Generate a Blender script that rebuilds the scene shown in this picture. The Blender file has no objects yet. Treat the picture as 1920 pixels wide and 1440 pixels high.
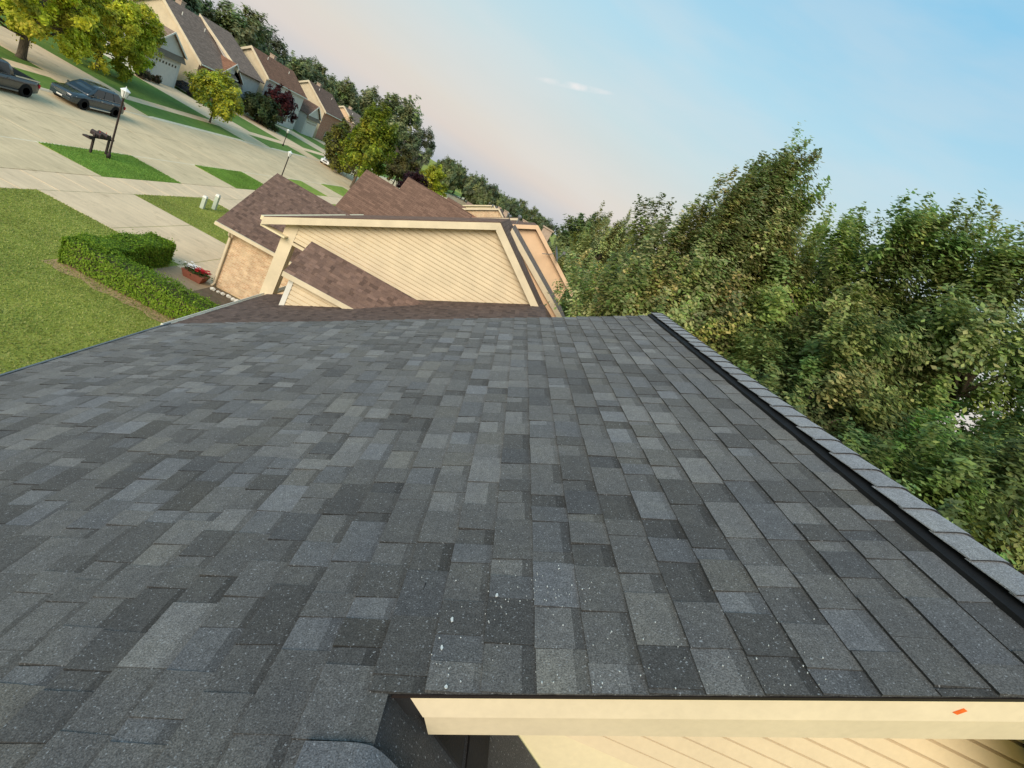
import bpy, bmesh, math, random
import numpy as np
from mathutils import Vector, Matrix

S = bpy.context.scene
COL = S.collection
RAD = math.radians

# ---------------------------------------------------------------- camera
CAM_H = 10.0
def cam_axes(pitch, roll, head):
    h, p, r = RAD(head), RAD(pitch), RAD(roll)
    fw = Vector((math.sin(h)*math.cos(p), math.cos(h)*math.cos(p), -math.sin(p)))
    rt = Vector((math.cos(h), -math.sin(h), 0))
    dn = fw.cross(rt)
    r2 = math.cos(r)*rt - math.sin(r)*dn
    d2 = fw.cross(r2)
    return r2, d2, fw
rt, dn, fw = cam_axes(17.35, 31.3, 8.7)
cd = bpy.data.cameras.new('camera'); cam = bpy.data.objects.new('camera', cd); COL.objects.link(cam)
M = Matrix((rt, -dn, -fw)).transposed().to_4x4(); M.translation = Vector((0, 0, CAM_H))
cam.matrix_world = M
cd.sensor_width = 36; cd.lens = 36*912/1920; cd.clip_start = 0.05; cd.clip_end = 6000
S.camera = cam

# ---------------------------------------------------------------- sky, sun, exposure
SUN_EL, SUN_AZ = 27.0, 198.0          # azimuth clockwise from +Y: the sun stands behind the photographer
w = bpy.data.worlds.new('World'); S.world = w; w.use_nodes = True
nt = w.node_tree; N = nt.nodes; L = nt.links
for n in list(N): N.remove(n)
out = N.new('ShaderNodeOutputWorld')
sky = N.new('ShaderNodeTexSky'); sky.sky_type = 'NISHITA'; sky.sun_disc = False
sky.sun_elevation = RAD(SUN_EL); sky.sun_rotation = RAD(SUN_AZ); sky.air_density = 1.2; sky.dust_density = 2.0
b1 = N.new('ShaderNodeBackground'); b1.inputs['Strength'].default_value = 0.06
L.new(sky.outputs[0], b1.inputs['Color'])
tc = N.new('ShaderNodeTexCoord'); sp = N.new('ShaderNodeSeparateXYZ'); L.new(tc.outputs['Generated'], sp.inputs[0])
ramp = N.new('ShaderNodeValToRGB'); L.new(sp.outputs['Z'], ramp.inputs[0])
def srgb(r, g, b):
    f = lambda c: (c/255/12.92) if c/255 <= 0.04045 else ((c/255+0.055)/1.055)**2.4
    return (f(r), f(g), f(b), 1)
stops = [(0.0, (186, 193, 203)), (0.028, (200, 200, 204)), (0.06, (219, 208, 201)), (0.10, (220, 213, 204)), (0.15, (212, 215, 211)), (0.22, (200, 219, 222)), (0.34, (178, 217, 233)),
         (0.5, (144, 202, 233)), (0.75, (132, 192, 227)), (1.0, (128, 186, 224))]
e = ramp.color_ramp.elements
e[0].position = 0; e[0].color = srgb(*stops[0][1]); e[1].position = 1; e[1].color = srgb(*stops[-1][1])
for p_, c_ in stops[1:-1]:
    k_ = e.new(p_); k_.color = srgb(*c_)
def wmath(op, a, b=None):
    m = N.new('ShaderNodeMath'); m.operation = op
    for i, v in enumerate((a, b)):
        if v is None: continue
        if isinstance(v, (int, float)): m.inputs[i].default_value = v
        else: L.new(v, m.inputs[i])
    return m.outputs[0]
def wdot(v):
    m = N.new('ShaderNodeVectorMath'); m.operation = 'DOT_PRODUCT'
    L.new(tc.outputs['Generated'], m.inputs[0]); m.inputs[1].default_value = v
    return m.outputs['Value']
def pix_dir(x, y):
    return ((x-960)/912*rt + (y-720)/912*dn + fw).normalized()
# a small wisp of cloud: a soft ellipse of streaky noise on the sky sphere
c0 = pix_dir(1074, 161); ca = (pix_dir(1130, 172)-pix_dir(1020, 150)).normalized(); cb = c0.cross(ca).normalized()
da = wmath('DIVIDE', wdot(ca), 0.075); ca0 = ca.dot(c0)
db = wmath('DIVIDE', wdot(cb), 0.0062)
q = wmath('SUBTRACT', 1.0, wmath('ADD', wmath('MULTIPLY', da, da), wmath('MULTIPLY', db, db)))
nz = N.new('ShaderNodeTexNoise'); nz.inputs['Scale'].default_value = 26; nz.inputs['Detail'].default_value = 6
L.new(tc.outputs['Generated'], nz.inputs['Vector'])
cm = wmath('MULTIPLY', wmath('MAXIMUM', q, 0.0), wmath('MAXIMUM', wmath('MULTIPLY', wmath('SUBTRACT', nz.outputs[0], 0.30), 3.0), 0.0))
front = wmath('GREATER_THAN', wdot(c0), 0.5)
cm = wmath('MINIMUM', wmath('MULTIPLY', wmath('MULTIPLY', cm, front), 0.9), 0.7)
mp = N.new('ShaderNodeMapping'); mp.inputs['Scale'].default_value = (2.0, 2.0, 9.0); L.new(tc.outputs['Generated'], mp.inputs['Vector'])
hz = N.new('ShaderNodeTexNoise'); hz.inputs['Scale'].default_value = 1.6; hz.inputs['Detail'].default_value = 5; L.new(mp.outputs[0], hz.inputs['Vector'])
hm_ = wmath('MINIMUM', wmath('MULTIPLY', wmath('MAXIMUM', wmath('SUBTRACT', hz.outputs[0], 0.42), 0.0), 1.1), 0.22)
mh = N.new('ShaderNodeMixRGB'); L.new(hm_, mh.inputs['Fac']); L.new(ramp.outputs[0], mh.inputs[1]); mh.inputs[2].default_value = srgb(222, 222, 222)
mx = N.new('ShaderNodeMixRGB'); L.new(cm, mx.inputs['Fac']); L.new(mh.outputs[0], mx.inputs[1]); mx.inputs[2].default_value = srgb(250, 240, 236)
b2 = N.new('ShaderNodeBackground'); L.new(mx.outputs[0], b2.inputs['Color']); b2.inputs['Strength'].default_value = 0.445
ad = N.new('ShaderNodeMixShader'); ad.inputs[0].default_value = 0.94
L.new(b1.outputs[0], ad.inputs[1]); L.new(b2.outputs[0], ad.inputs[2]); L.new(ad.outputs[0], out.inputs[0])

sd = bpy.data.lights.new('sun', 'SUN'); sd.energy = 1.5; sd.angle = RAD(38); sd.color = (1.0, 0.87, 0.71)
so = bpy.data.objects.new('sun', sd); COL.objects.link(so)
az = RAD(SUN_AZ); to_sun = Vector((math.sin(az)*math.cos(RAD(SUN_EL)), math.cos(az)*math.cos(RAD(SUN_EL)), math.sin(RAD(SUN_EL))))
so.rotation_euler = to_sun.to_track_quat('Z', 'Y').to_euler(); so.location = (0, -20, 30)
vs = S.view_settings; vs.view_transform = 'Standard'; vs.look = 'None'; vs.gamma = 1; vs.use_curve_mapping = False
vs.exposure = 1.24

# ---------------------------------------------------------------- materials
MATS = {}
def lin(c): return srgb(*c)
class NT:
    def __init__(s, name):
        s.m = bpy.data.materials.new(name); s.m.use_nodes = True
        s.t = s.m.node_tree; s.N = s.t.nodes; s.L = s.t.links
        s.b = s.N['Principled BSDF']; MATS[name] = s.m
    def n(s, typ, **kw):
        o = s.N.new(typ)
        for k, v in kw.items():
            if hasattr(o, k): setattr(o, k, v)
            else: o.inputs[k].default_value = v
        return o
    def l(s, a, b): s.L.new(a, b)
    def pos(s):
        g = s.n('ShaderNodeNewGeometry'); return g.outputs['Position']
    def mapping(s, vec, scale=(1, 1, 1), rot=(0, 0, 0)):
        m = s.n('ShaderNodeMapping'); m.inputs['Scale'].default_value = scale; m.inputs['Rotation'].default_value = rot
        s.l(vec, m.inputs['Vector']); return m.outputs[0]
    def noise(s, vec, scale, detail=3, rough=0.55):
        o = s.n('ShaderNodeTexNoise'); o.inputs['Scale'].default_value = scale; o.inputs['Detail'].default_value = detail
        o.inputs['Roughness'].default_value = rough
        s.l(vec, o.inputs['Vector']); return o.outputs[0]
    def ramp(s, fac, stops):
        r = s.n('ShaderNodeValToRGB'); s.l(fac, r.inputs[0]); e = r.color_ramp.elements
        e[0].position = stops[0][0]; e[0].color = stops[0][1]; e[1].position = stops[-1][0]; e[1].color = stops[-1][1]
        for p, c in stops[1:-1]:
            k = e.new(p); k.color = c
        return r.outputs[0]
    def mul(s, a, b, fac=1.0, mode='MULTIPLY'):
        m = s.n('ShaderNodeMixRGB'); m.blend_type = mode; m.inputs[0].default_value = fac
        for i, v in ((1, a), (2, b)):
            if isinstance(v, tuple): m.inputs[i].default_value = v
            else: s.l(v, m.inputs[i])
        return m.outputs[0]
    def mixf(s, fac, a, b):
        m = s.n('ShaderNodeMixRGB'); s.l(fac, m.inputs[0])
        for i, v in ((1, a), (2, b)):
            if isinstance(v, tuple): m.inputs[i].default_value = v
            else: s.l(v, m.inputs[i])
        return m.outputs[0]
    def bump(s, h, strength, dist=0.01):
        b = s.n('ShaderNodeBump'); b.inputs['Strength'].default_value = strength; b.inputs['Distance'].default_value = dist
        s.l(h, b.inputs['Height']); s.l(b.outputs[0], s.b.inputs['Normal'])
    def attr(s):
        a = s.n('ShaderNodeAttribute'); a.attribute_name = 'Col'; return a.outputs['Color']
    def col(s, c): s.l(c, s.b.inputs['Base Color'])
    def set(s, **kw):
        for k, v in kw.items(): s.b.inputs[k.replace('_', ' ')].default_value = v
        return s.m
def g3(v, a=1): return (v, v, v, a)

def plain(name, rgb, rough=0.6, var=0.18, scale=3.0, metallic=0.0, spec=0.3, bump=0.0):
    k = NT(name); p = k.pos()
    n1 = k.noise(p, scale, 4); r = k.ramp(n1, [(0.3, g3(1-var)), (0.7, g3(1+var*0.4))])
    k.col(k.mul(lin(rgb), r))
    if bump: k.bump(k.noise(p, scale*14, 3), bump, 0.01)
    k.set(Roughness=rough, Metallic=metallic, Specular_IOR_Level=spec)
    return k.m
# granulated asphalt shingles, colour from the tab, speckle from the granules
def shingle_mat(name, speck, gran=420, lightspeck=0.0, rough=0.92, sheen=0.0):
    k = NT(name); p = k.pos(); a = k.attr()
    s1 = k.noise(p, gran, 2, 0.7); r1 = k.ramp(s1, [(0.30, g3(1-speck)), (0.5, g3(1.0)), (0.72, g3(1+speck*1.3))])
    s2 = k.noise(p, 5, 4); r2 = k.ramp(s2, [(0.3, (0.88, 0.89, 0.92, 1)), (0.5, g3(1.0)), (0.72, (1.10, 1.09, 1.04, 1))])
    s4 = k.noise(p, 38, 3); r4 = k.ramp(s4, [(0.32, g3(0.86)), (0.68, g3(1.13))])
    c = k.mul(k.mul(k.mul(a, r1), r2), r4)
    if lightspeck:
        s3 = k.noise(p, gran*0.62, 1, 0.5); f = k.ramp(s3, [(0.66, g3(0)), (0.76, g3(lightspeck))])
        c = k.mixf(f, c, (0.42, 0.44, 0.46, 1))
    k.col(c); k.bump(s1, 0.55, 0.004)
    k.set(Roughness=rough, Specular_IOR_Level=0.25, Sheen_Weight=sheen, Sheen_Roughness=0.45); return k.m
shingle_mat('charcoal_shingle', 0.55, 230, 0.5, sheen=0.13)
shingle_mat('brown_shingle', 0.25, 60)
# far brown roofs: bands of courses + blotches
def far_roof(name, rgb):
    k = NT(name); p = k.pos()
    br = k.n('ShaderNodeTexBrick'); br.inputs['Scale'].default_value = 1.0
    br.inputs['Brick Width'].default_value = 0.55; br.inputs['Row Height'].default_value = 0.16; br.inputs['Mortar Size'].default_value = 0.012
    br.inputs['Color1'].default_value = g3(0.78); br.inputs['Color2'].default_value = g3(1.18); br.inputs['Mortar'].default_value = g3(0.6)
    tcx = k.n('ShaderNodeTexCoord'); k.l(tcx.outputs['UV'], br.inputs['Vector'])
    n1 = k.noise(p, 2.5, 4); r = k.ramp(n1, [(0.3, g3(0.85)), (0.7, g3(1.12))])
    k.col(k.mul(k.mul(lin(rgb), br.outputs['Color']), r)); k.set(Roughness=0.95, Specular_IOR_Level=0.2); return k.m
far_roof('roof_brown', (122, 95, 80)); far_roof('roof_taupe', (140, 118, 103)); far_roof('roof_rust', (142, 102, 80))
def wood(name, rgb, var=0.10):
    k = NT(name); p = k.pos()
    n1 = k.noise(p, 1.6, 5); n2 = k.noise(p, 40, 4)
    r = k.ramp(n1, [(0.25, g3(1-var)), (0.75, g3(1+var*0.5))]); r2 = k.ramp(n2, [(0.25, g3(0.95)), (0.75, g3(1.03))])
    k.col(k.mul(k.mul(lin(rgb), r), r2)); k.bump(n2, 0.08, 0.003); k.set(Roughness=0.55, Specular_IOR_Level=0.35); return k.m
wood('cream_paint', (222, 205, 174), .16); wood('cream_siding', (219, 200, 167), .14); wood('pale_cream', (234, 218, 180)); wood('peach_siding', (232, 196, 158))
wood('white_trim', (226, 222, 210)); wood('grey_siding', (196, 194, 188)); wood('wall_side', (214, 192, 150)); wood('tan_paint', (214, 188, 142))
def brick(name, c1, c2, mort):
    k = NT(name); tcx = k.n('ShaderNodeTexCoord'); br = k.n('ShaderNodeTexBrick'); k.l(tcx.outputs['UV'], br.inputs['Vector'])
    br.inputs['Scale'].default_value = 1; br.inputs['Brick Width'].default_value = 0.22; br.inputs['Row Height'].default_value = 0.077
    br.inputs['Mortar Size'].default_value = 0.008; br.inputs['Color1'].default_value = lin(c1); br.inputs['Color2'].default_value = lin(c2); br.inputs['Mortar'].default_value = lin(mort)
    n1 = k.noise(k.pos(), 3.5, 5); r = k.ramp(n1, [(0.3, g3(0.82)), (0.7, g3(1.15))])
    k.col(k.mul(br.outputs['Color'], r)); k.bump(br.outputs['Fac'], -0.4, 0.01); k.set(Roughness=0.9, Specular_IOR_Level=0.2); return k.m
brick('tan_brick', (196, 158, 122), (218, 190, 152), (214, 196, 168)); brick('red_brick', (150, 96, 76), (172, 120, 96), (180, 160, 140))
def concrete(name, rgb, var=0.12):
    k = NT(name); p = k.pos()
    n1 = k.noise(p, 0.35, 5); n2 = k.noise(k.mapping(p, (0.6, 3.0, 1)), 1.2, 5); n3 = k.noise(p, 30, 3)
    r1 = k.ramp(n1, [(0.3, (1-var, 1-var, 1-var*1.1, 1)), (0.7, (1.05, 1.04, 1.02, 1))]); r2 = k.ramp(n2, [(0.3, g3(0.88)), (0.65, g3(1.04))]); r3 = k.ramp(n3, [(0.3, g3(0.93)), (0.7, g3(1.06))])
    st = k.noise(p, 0.9, 6, 0.7); rs2 = k.ramp(st, [(0.56, g3(1.0)), (0.68, (0.80, 0.79, 0.77, 1)), (0.8, (0.66, 0.65, 0.63, 1))])
    k.col(k.mul(k.mul(k.mul(k.mul(lin(rgb), r1), r2), r3), rs2)); k.bump(n3, 0.15, 0.01); k.set(Roughness=0.9, Specular_IOR_Level=0.2); return k.m
concrete('street_concrete', (224, 199, 160), 0.18); concrete('walk_concrete', (232, 204, 168), 0.12); concrete('kerb_concrete', (228, 214, 186), 0.12); concrete('dull_concrete', (172, 152, 124), 0.15)
def grass(name, dark, mid, light):
    k = NT(name); p = k.pos()
    n1 = k.noise(p, 0.25, 6, 0.6); n2 = k.noise(k.mapping(p, (1, 1, 1)), 1.6, 5, 0.65); n3 = k.noise(p, 22, 4, 0.7)
    c = k.ramp(n2, [(0.28, lin(dark)), (0.5, lin(mid)), (0.74, lin(light))])
    r1 = k.ramp(n1, [(0.3, (0.78, 0.86, 0.8, 1)), (0.7, (1.22, 1.12, 1.02, 1))]); r3 = k.ramp(n3, [(0.25, g3(0.8)), (0.75, g3(1.2))])
    k.col(k.mul(k.mul(c, r1), r3)); k.bump(n3, 0.5, 0.04); k.set(Roughness=0.9, Specular_IOR_Level=0.15); return k.m
grass('lawn_grass', (126, 134, 58), (144, 150, 68), (170, 168, 90)); grass('verge_grass', (116, 140, 58), (132, 152, 66), (158, 166, 84)); grass('dark_grass', (86, 116, 56), (102, 130, 62), (120, 142, 72))
plain('soil', (112, 98, 80), 0.95, 0.3, 4, bump=0.4); plain('mulch', (184, 152, 112), 0.95, 0.3, 5, bump=0.4)
def leafmat(name):
    k = NT(name); a = k.attr(); p = k.pos()
    n1 = k.noise(p, 5, 2); r = k.ramp(n1, [(0.3, g3(0.85)), (0.7, g3(1.15))])
    c = k.mul(a, r); k.col(c); k.set(Roughness=0.6, Specular_IOR_Level=0.25)
    tr = k.n('ShaderNodeBsdfTranslucent'); k.l(c, tr.inputs['Color']); mxs = k.n('ShaderNodeMixShader'); mxs.inputs[0].default_value = 0.48
    k.l(k.b.outputs[0], mxs.inputs[1]); k.l(tr.outputs[0], mxs.inputs[2])
    k.l(mxs.outputs[0], k.N['Material Output'].inputs['Surface']); return k.m
leafmat('leaf')
k = NT('bark'); p = k.pos(); n1 = k.noise(k.mapping(p, (6, 6, 1.2)), 3, 5); k.col(k.ramp(n1, [(0.3, lin((62, 52, 42))), (0.7, lin((112, 98, 80)))])); k.bump(n1, 0.6, 0.03); k.set(Roughness=0.95)
plain('black_vent', (22, 22, 24), 0.75, 0.3, 30, bump=0.3); plain('felt', (34, 34, 36), 0.8, 0.35, 9, bump=0.2); plain('drip_edge', (40, 33, 30), 0.5, 0.2, 6)
plain('gutter_white', (224, 220, 208), 0.4, 0.08, 4); plain('metal_grey', (120, 122, 122), 0.45, 0.1, 6, metallic=0.4); plain('post_brown', (58, 46, 44), 0.6, 0.2, 8)
plain('lamp_glass', (225, 225, 220), 0.3, 0.05, 8, spec=0.5); plain('pedestal', (186, 194, 176), 0.5, 0.1, 5); plain('rubber', (18, 18, 19), 0.8, 0.2, 10); plain('chrome', (205, 208, 210), 0.2, 0.05, 5, metallic=0.7)
plain('terracotta', (140, 84, 66), 0.8, 0.2, 12); plain('rock_white', (226, 220, 206), 0.8, 0.2, 9, bump=0.3); plain('paint_chip', (196, 200, 198), 0.7, 0.1, 60); plain('orange_mark', (240, 110, 40), 0.6, 0.2, 60)
plain('red_item', (196, 70, 52), 0.6, 0.1, 6); plain('petal_red', (190, 36, 46), 0.7, 0.2, 20); plain('petal_white', (240, 236, 232), 0.7, 0.1, 20); plain('window_dark', (40, 44, 48), 0.1, 0.2, 2, spec=0.6)
plain('tan_door', (206, 202, 194), 0.5, 0.08, 2); plain('pent_brown', (122, 108, 92), 0.9, 0.15, 5)
def carpaint(name, rgb, rough=0.18):
    k = NT(name); n1 = k.noise(k.pos(), 2.0, 3); r = k.ramp(n1, [(0.3, g3(0.9)), (0.7, g3(1.08))]); k.col(k.mul(lin(rgb), r))
    k.set(Roughness=rough, Specular_IOR_Level=0.6, Coat_Weight=0.6, Coat_Roughness=0.06); return k.m
carpaint('paint_black', (22, 24, 27)); carpaint('paint_slate', (44, 54, 60)); carpaint('paint_charcoal', (66, 66, 64)); carpaint('paint_white', (225, 226, 226)); carpaint('paint_navy', (20, 22, 34))
k = NT('car_glass'); n1 = k.noise(k.pos(), 1.5, 2); k.col(k.ramp(n1, [(0.3, lin((14, 17, 19))), (0.7, lin((26, 30, 33)))])); k.set(Roughness=0.05, Specular_IOR_Level=0.8)

# ---------------------------------------------------------------- mesh helpers
class MB:
    def __init__(s): s.v = []; s.f = []; s.c = []; s.uv = []
    def face(s, pts, col=None, uv=None):
        i = len(s.v); s.v += [tuple(p) for p in pts]; s.f.append(tuple(range(i, i+len(pts)))); s.c.append(col); s.uv.append(uv)
    def hexa(s, b, t, col=None):          # b, t: matching loops of n points (bottom, top)
        n = len(b); i = len(s.v); s.v += [tuple(p) for p in b]+[tuple(p) for p in t]
        fs = [tuple(range(i+n-1, i-1, -1)), tuple(range(i+n, i+2*n))]
        for j in range(n):
            k = (j+1) % n; fs.append((i+j, i+k, i+n+k, i+n+j))
        s.f += fs; s.c += [col]*len(fs); s.uv += [None]*len(fs)
    def box(s, a, b, col=None):
        (x0, y0, z0), (x1, y1, z1) = a, b
        x0, x1 = min(x0, x1), max(x0, x1); y0, y1 = min(y0, y1), max(y0, y1); z0, z1 = min(z0, z1), max(z0, z1)
        s.hexa([(x0, y0, z0), (x1, y0, z0), (x1, y1, z0), (x0, y1, z0)], [(x0, y0, z1), (x1, y0, z1), (x1, y1, z1), (x0, y1, z1)], col)
    def tube(s, pts, rads, n=8, cap=True):
        pts = [Vector(p) for p in pts]; rings = []
        if not hasattr(rads, '__len__'): rads = [rads]*len(pts)
        for i, p in enumerate(pts):
            d = (pts[min(i+1, len(pts)-1)]-pts[max(i-1, 0)])
            d = d.normalized() if d.length > 1e-9 else Vector((0, 0, 1))
            u = d.cross(Vector((0.31, 0.95, 0.05))).normalized(); v = d.cross(u)
            base = len(s.v)
            for k in range(n):
                a = 2*math.pi*k/n; s.v.append(tuple(p+rads[i]*(math.cos(a)*u+math.sin(a)*v)))
            rings.append(base)
        for i in range(len(rings)-1):
            for k in range(n):
                k2 = (k+1) % n; s.f.append((rings[i]+k, rings[i]+k2, rings[i+1]+k2, rings[i+1]+k)); s.c.append(None); s.uv.append(None)
        if cap:
            s.f.append(tuple(rings[0]+k for k in range(n-1, -1, -1))); s.f.append(tuple(rings[-1]+k for k in range(n))); s.c += [None]*2; s.uv += [None]*2
    def lathe(s, prof, center=(0, 0, 0), axis='Z', n=16):
        c = Vector(center); rings = []
        for r, h in prof:
            base = len(s.v)
            for k in range(n):
                a = 2*math.pi*k/n; x, y = r*math.cos(a), r*math.sin(a)
                p = (x, y, h) if axis == 'Z' else ((h, x, y) if axis == 'X' else (x, h, y))
                s.v.append(tuple(c+Vector(p)))
            rings.append(base)
        for i in range(len(rings)-1):
            for k in range(n):
                k2 = (k+1) % n; s.f.append((rings[i]+k, rings[i]+k2, rings[i+1]+k2, rings[i+1]+k)); s.c.append(None); s.uv.append(None)
        s.f.append(tuple(rings[0]+k for k in range(n-1, -1, -1))); s.f.append(tuple(rings[-1]+k for k in range(n))); s.c += [None]*2; s.uv += [None]*2
    def mesh(s, name, mat, smooth=False, fixn=True):
        me = bpy.data.meshes.new(name); me.from_pydata(s.v, [], s.f)
        if any(c is not None for c in s.c):
            at = me.color_attributes.new('Col', 'FLOAT_COLOR', 'CORNER'); arr = []
            for f, c in zip(s.f, s.c):
                if c is not None and isinstance(c[0], tuple):
                    for q in c: arr += list(q)
                else: arr += list(c or (0.5, 0.5, 0.5, 1))*len(f)
            at.data.foreach_set('color', arr)
        if any(u is not None for u in s.uv):
            ul = me.uv_layers.new(name='UVMap'); arr = []
            for f, u in zip(s.f, s.uv):
                for j in range(len(f)): arr += list(u[j]) if u else [0, 0]
            ul.data.foreach_set('uv', arr)
        if fixn:
            bm = bmesh.new(); bm.from_mesh(me); bmesh.ops.recalc_face_normals(bm, faces=bm.faces); bm.to_mesh(me); bm.free()
        me.materials.append(MATS[mat])
        if smooth: me.polygons.foreach_set('use_smooth', [True]*len(me.polygons))
        return me
    def obj(s, name, mat, parent=None, smooth=False, **kw):
        return put(name, s.mesh(name, mat, smooth), parent, **kw)
def put(name, me, parent=None, **kw):
    o = bpy.data.objects.new(name, me); COL.objects.link(o)
    if parent is not None:
        o.parent = parent; wl = parent
        off = Vector((0, 0, 0))
        while wl is not None: off += wl.location; wl = wl.parent
        if me is not None and not kw.pop('local', False): o.location = -off        # geometry written in world coordinates
    for k_, v_ in kw.items():
        if k_ != 'local': o[k_] = v_
    return o
def thing(name, label, cat, loc=(0, 0, 0), group=None):
    o = bpy.data.objects.new(name, None); COL.objects.link(o); o.location = loc; o.empty_display_size = 0.2
    o['label'] = label; o['category'] = cat
    if group: o['group'] = group
    return o
def tag(o, label, cat, group=None):
    o['label'] = label; o['category'] = cat
    if group: o['group'] = group
    return o
def struct(o): o['kind'] = 'structure'; return o
def copy_tree(o, parent=None):
    c = o.copy(); COL.objects.link(c); c.parent = parent
    for ch in o.children: copy_tree(ch, c)
    return c
def slope_face(mb, pts, up):
    """roof plane with UVs in metres: u along the eave, v up the slope"""
    pts = [Vector(p) for p in pts]; n = (pts[1]-pts[0]).cross(pts[2]-pts[0]).normalized()
    up = Vector(up); v = (up-n*up.dot(n)).normalized(); u = v.cross(n)
    mb.face(pts, None, [(p.dot(u), p.dot(v)) for p in pts])
def slab_roof(mb, pts, th=0.12):
    """sloped slab: top face with UVs, sides and underside below it"""
    pts = [Vector(p) for p in pts]; n = (pts[1]-pts[0]).cross(pts[2]-pts[0]).normalized()
    if n.z < 0: n = -n; pts = pts[::-1]
    slope_face(mb, pts, (0, 0, 1)); lo = [p-n*th for p in pts]
    slope_face(mb, lo[::-1], (0, 0, 1))
    for i in range(len(pts)):
        j = (i+1) % len(pts); mb.face([pts[i], lo[i], lo[j], pts[j]], None, [(0, 0)]*4)
def wall_face(mb, pts):
    pts = [Vector(p) for p in pts]; n = (pts[1]-pts[0]).cross(pts[2]-pts[0]).normalized(); u = Vector((0, 0, 1)).cross(n)
    mb.face(pts, None, [(p.dot(u), p.z) for p in pts])
rnd = random.Random(7)

# ---------------------------------------------------------------- the ground, street, drives
def sheet(name, mat, x0, x1, y0, y1, z, parent=None, nx=1, ny=1):
    mb = MB()
    for i in range(nx):
        for j in range(ny):
            a, b = x0+(x1-x0)*i/nx, x0+(x1-x0)*(i+1)/nx; c, d = y0+(y1-y0)*j/ny, y0+(y1-y0)*(j+1)/ny
            mb.face([(a, c, z), (b, c, z), (b, d, z), (a, d, z)])
    return mb.obj(name, mat, parent)
struct(sheet('ground', 'lawn_grass', -3000, 3000, -3000, 3000, -0.16))
def slab(name, mat, x0, x1, y0, y1, z0, z1, parent=None):
    mb = MB(); mb.box((x0, y0, z0), (x1, y1, z1)); return mb.obj(name, mat, parent)
YN, YF = -30, 330
struct(slab('near_lawn', 'lawn_grass', -19.55, 90, YN, YF, -0.15, 0.0))
struct(slab('far_lawn', 'dark_grass', -130, -40.0, YN, YF, -0.15, 0.0))
def slabs(name, mat, x0, x1, y0, y1, z0, z1, px, py, gap=0.03, jit=0.006):
    """a pavement of separate concrete panels with open joints between them"""
    root = bpy.data.objects.new(name, None); COL.objects.link(root); root.location = ((x0+x1)/2, y0, z0); struct(root)
    nx = max(1, round((x1-x0)/px)); ny = max(1, round((y1-y0)/py)); cache = {}
    dx, dy = (x1-x0)/nx, (y1-y0)/ny
    mb = MB(); a, b = dx/2-gap/2, dy/2-gap/2; c = 0.012
    mb.hexa([(-a, -b, 0), (a, -b, 0), (a, b, 0), (-a, b, 0)], [(-a, -b, z1-z0-c), (a, -b, z1-z0-c), (a, b, z1-z0-c), (-a, b, z1-z0-c)])
    mb.hexa([(-a, -b, z1-z0-c), (a, -b, z1-z0-c), (a, b, z1-z0-c), (-a, b, z1-z0-c)], [(-a+c, -b+c, z1-z0), (a-c, -b+c, z1-z0), (a-c, b-c, z1-z0), (-a+c, b-c, z1-z0)])
    me = mb.mesh('slab', mat)
    for i in range(nx):
        for j in range(ny):
            o = bpy.data.objects.new('slab', me); COL.objects.link(o); o.parent = root
            o.location = (x0+dx*(i+.5)-root.location.x, y0+dy*(j+.5)-y0, rnd.uniform(-jit, jit))
    return root
struct(sheet('street_base', 'dull_concrete', -35.4, -24.6, YN, YF, -0.145))
slabs('street', 'street_concrete', -34.75, -25.25, -12, 144, -0.14, -0.09, 4.75, 6.0, jit=0.002)
struct(slab('street_beyond', 'street_concrete', -34.75, -25.25, 144, YF, -0.14, -0.09))
def kerb(name, x_st, x_gr, cuts):
    """rolled concrete kerb from the street up to the verge, dropped at the drives"""
    mb = MB(); ys = [YN]+[v for a, b in cuts for v in (a-0.6, a, b, b+0.6)]+[YF]
    hs = [0.012]+[v for a, b in cuts for v in (0.012, -0.05, -0.05, 0.012)]+[0.012]
    xm = x_st+(x_gr-x_st)*0.55
    for i in range(len(ys)-1):
        y0, y1, h0, h1 = ys[i], ys[i+1], hs[i], hs[i+1]
        mb.face([(x_st, y0, -0.085), (x_st, y1, -0.085), (xm, y1, h1-0.012), (xm, y0, h0-0.012)])
        mb.face([(xm, y0, h0-0.012), (xm, y1, h1-0.012), (x_gr, y1, h1), (x_gr, y0, h0)])
        mb.face([(x_st, y0, -0.14), (x_st, y1, -0.14), (x_st, y1, -0.085), (x_st, y0, -0.085)])
    return struct(mb.obj(name, 'kerb_concrete'))
near_drives = [(6.0, 28.9), (35.55, 42.3), (49.2, 55.4), (62, 68), (76, 82), (90, 96)]
far_drives = [(26.5, 33), (44.3, 50.6), (67.3, 74), (86, 92), (104, 110), (122, 128)]
def verges(mat, x0, x1, drives):
    e_ = [YN]+[v for a, b in drives for v in (a, b)]+[YF]
    for i in range(0, len(e_), 2):
        struct(slab('verge', mat, x0, x1, e_[i], e_[i+1], -0.15, 0.0))
verges('verge_grass', -24.95, -21.45, near_drives); verges('dark_grass', -38.4, -35.05, far_drives)
kerb('kerb_near', -25.25, -24.95, near_drives); kerb('kerb_far', -34.75, -35.05, far_drives)
slabs('near_pavement', 'walk_concrete', -21.45, -19.55, -8, 132, -0.12, 0.006, 2.0, 1.9, jit=0.002)
slabs('far_pavement', 'walk_concrete', -40.0, -38.4, -2, 140, -0.12, 0.006, 2.0, 1.9, jit=0.002)
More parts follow.
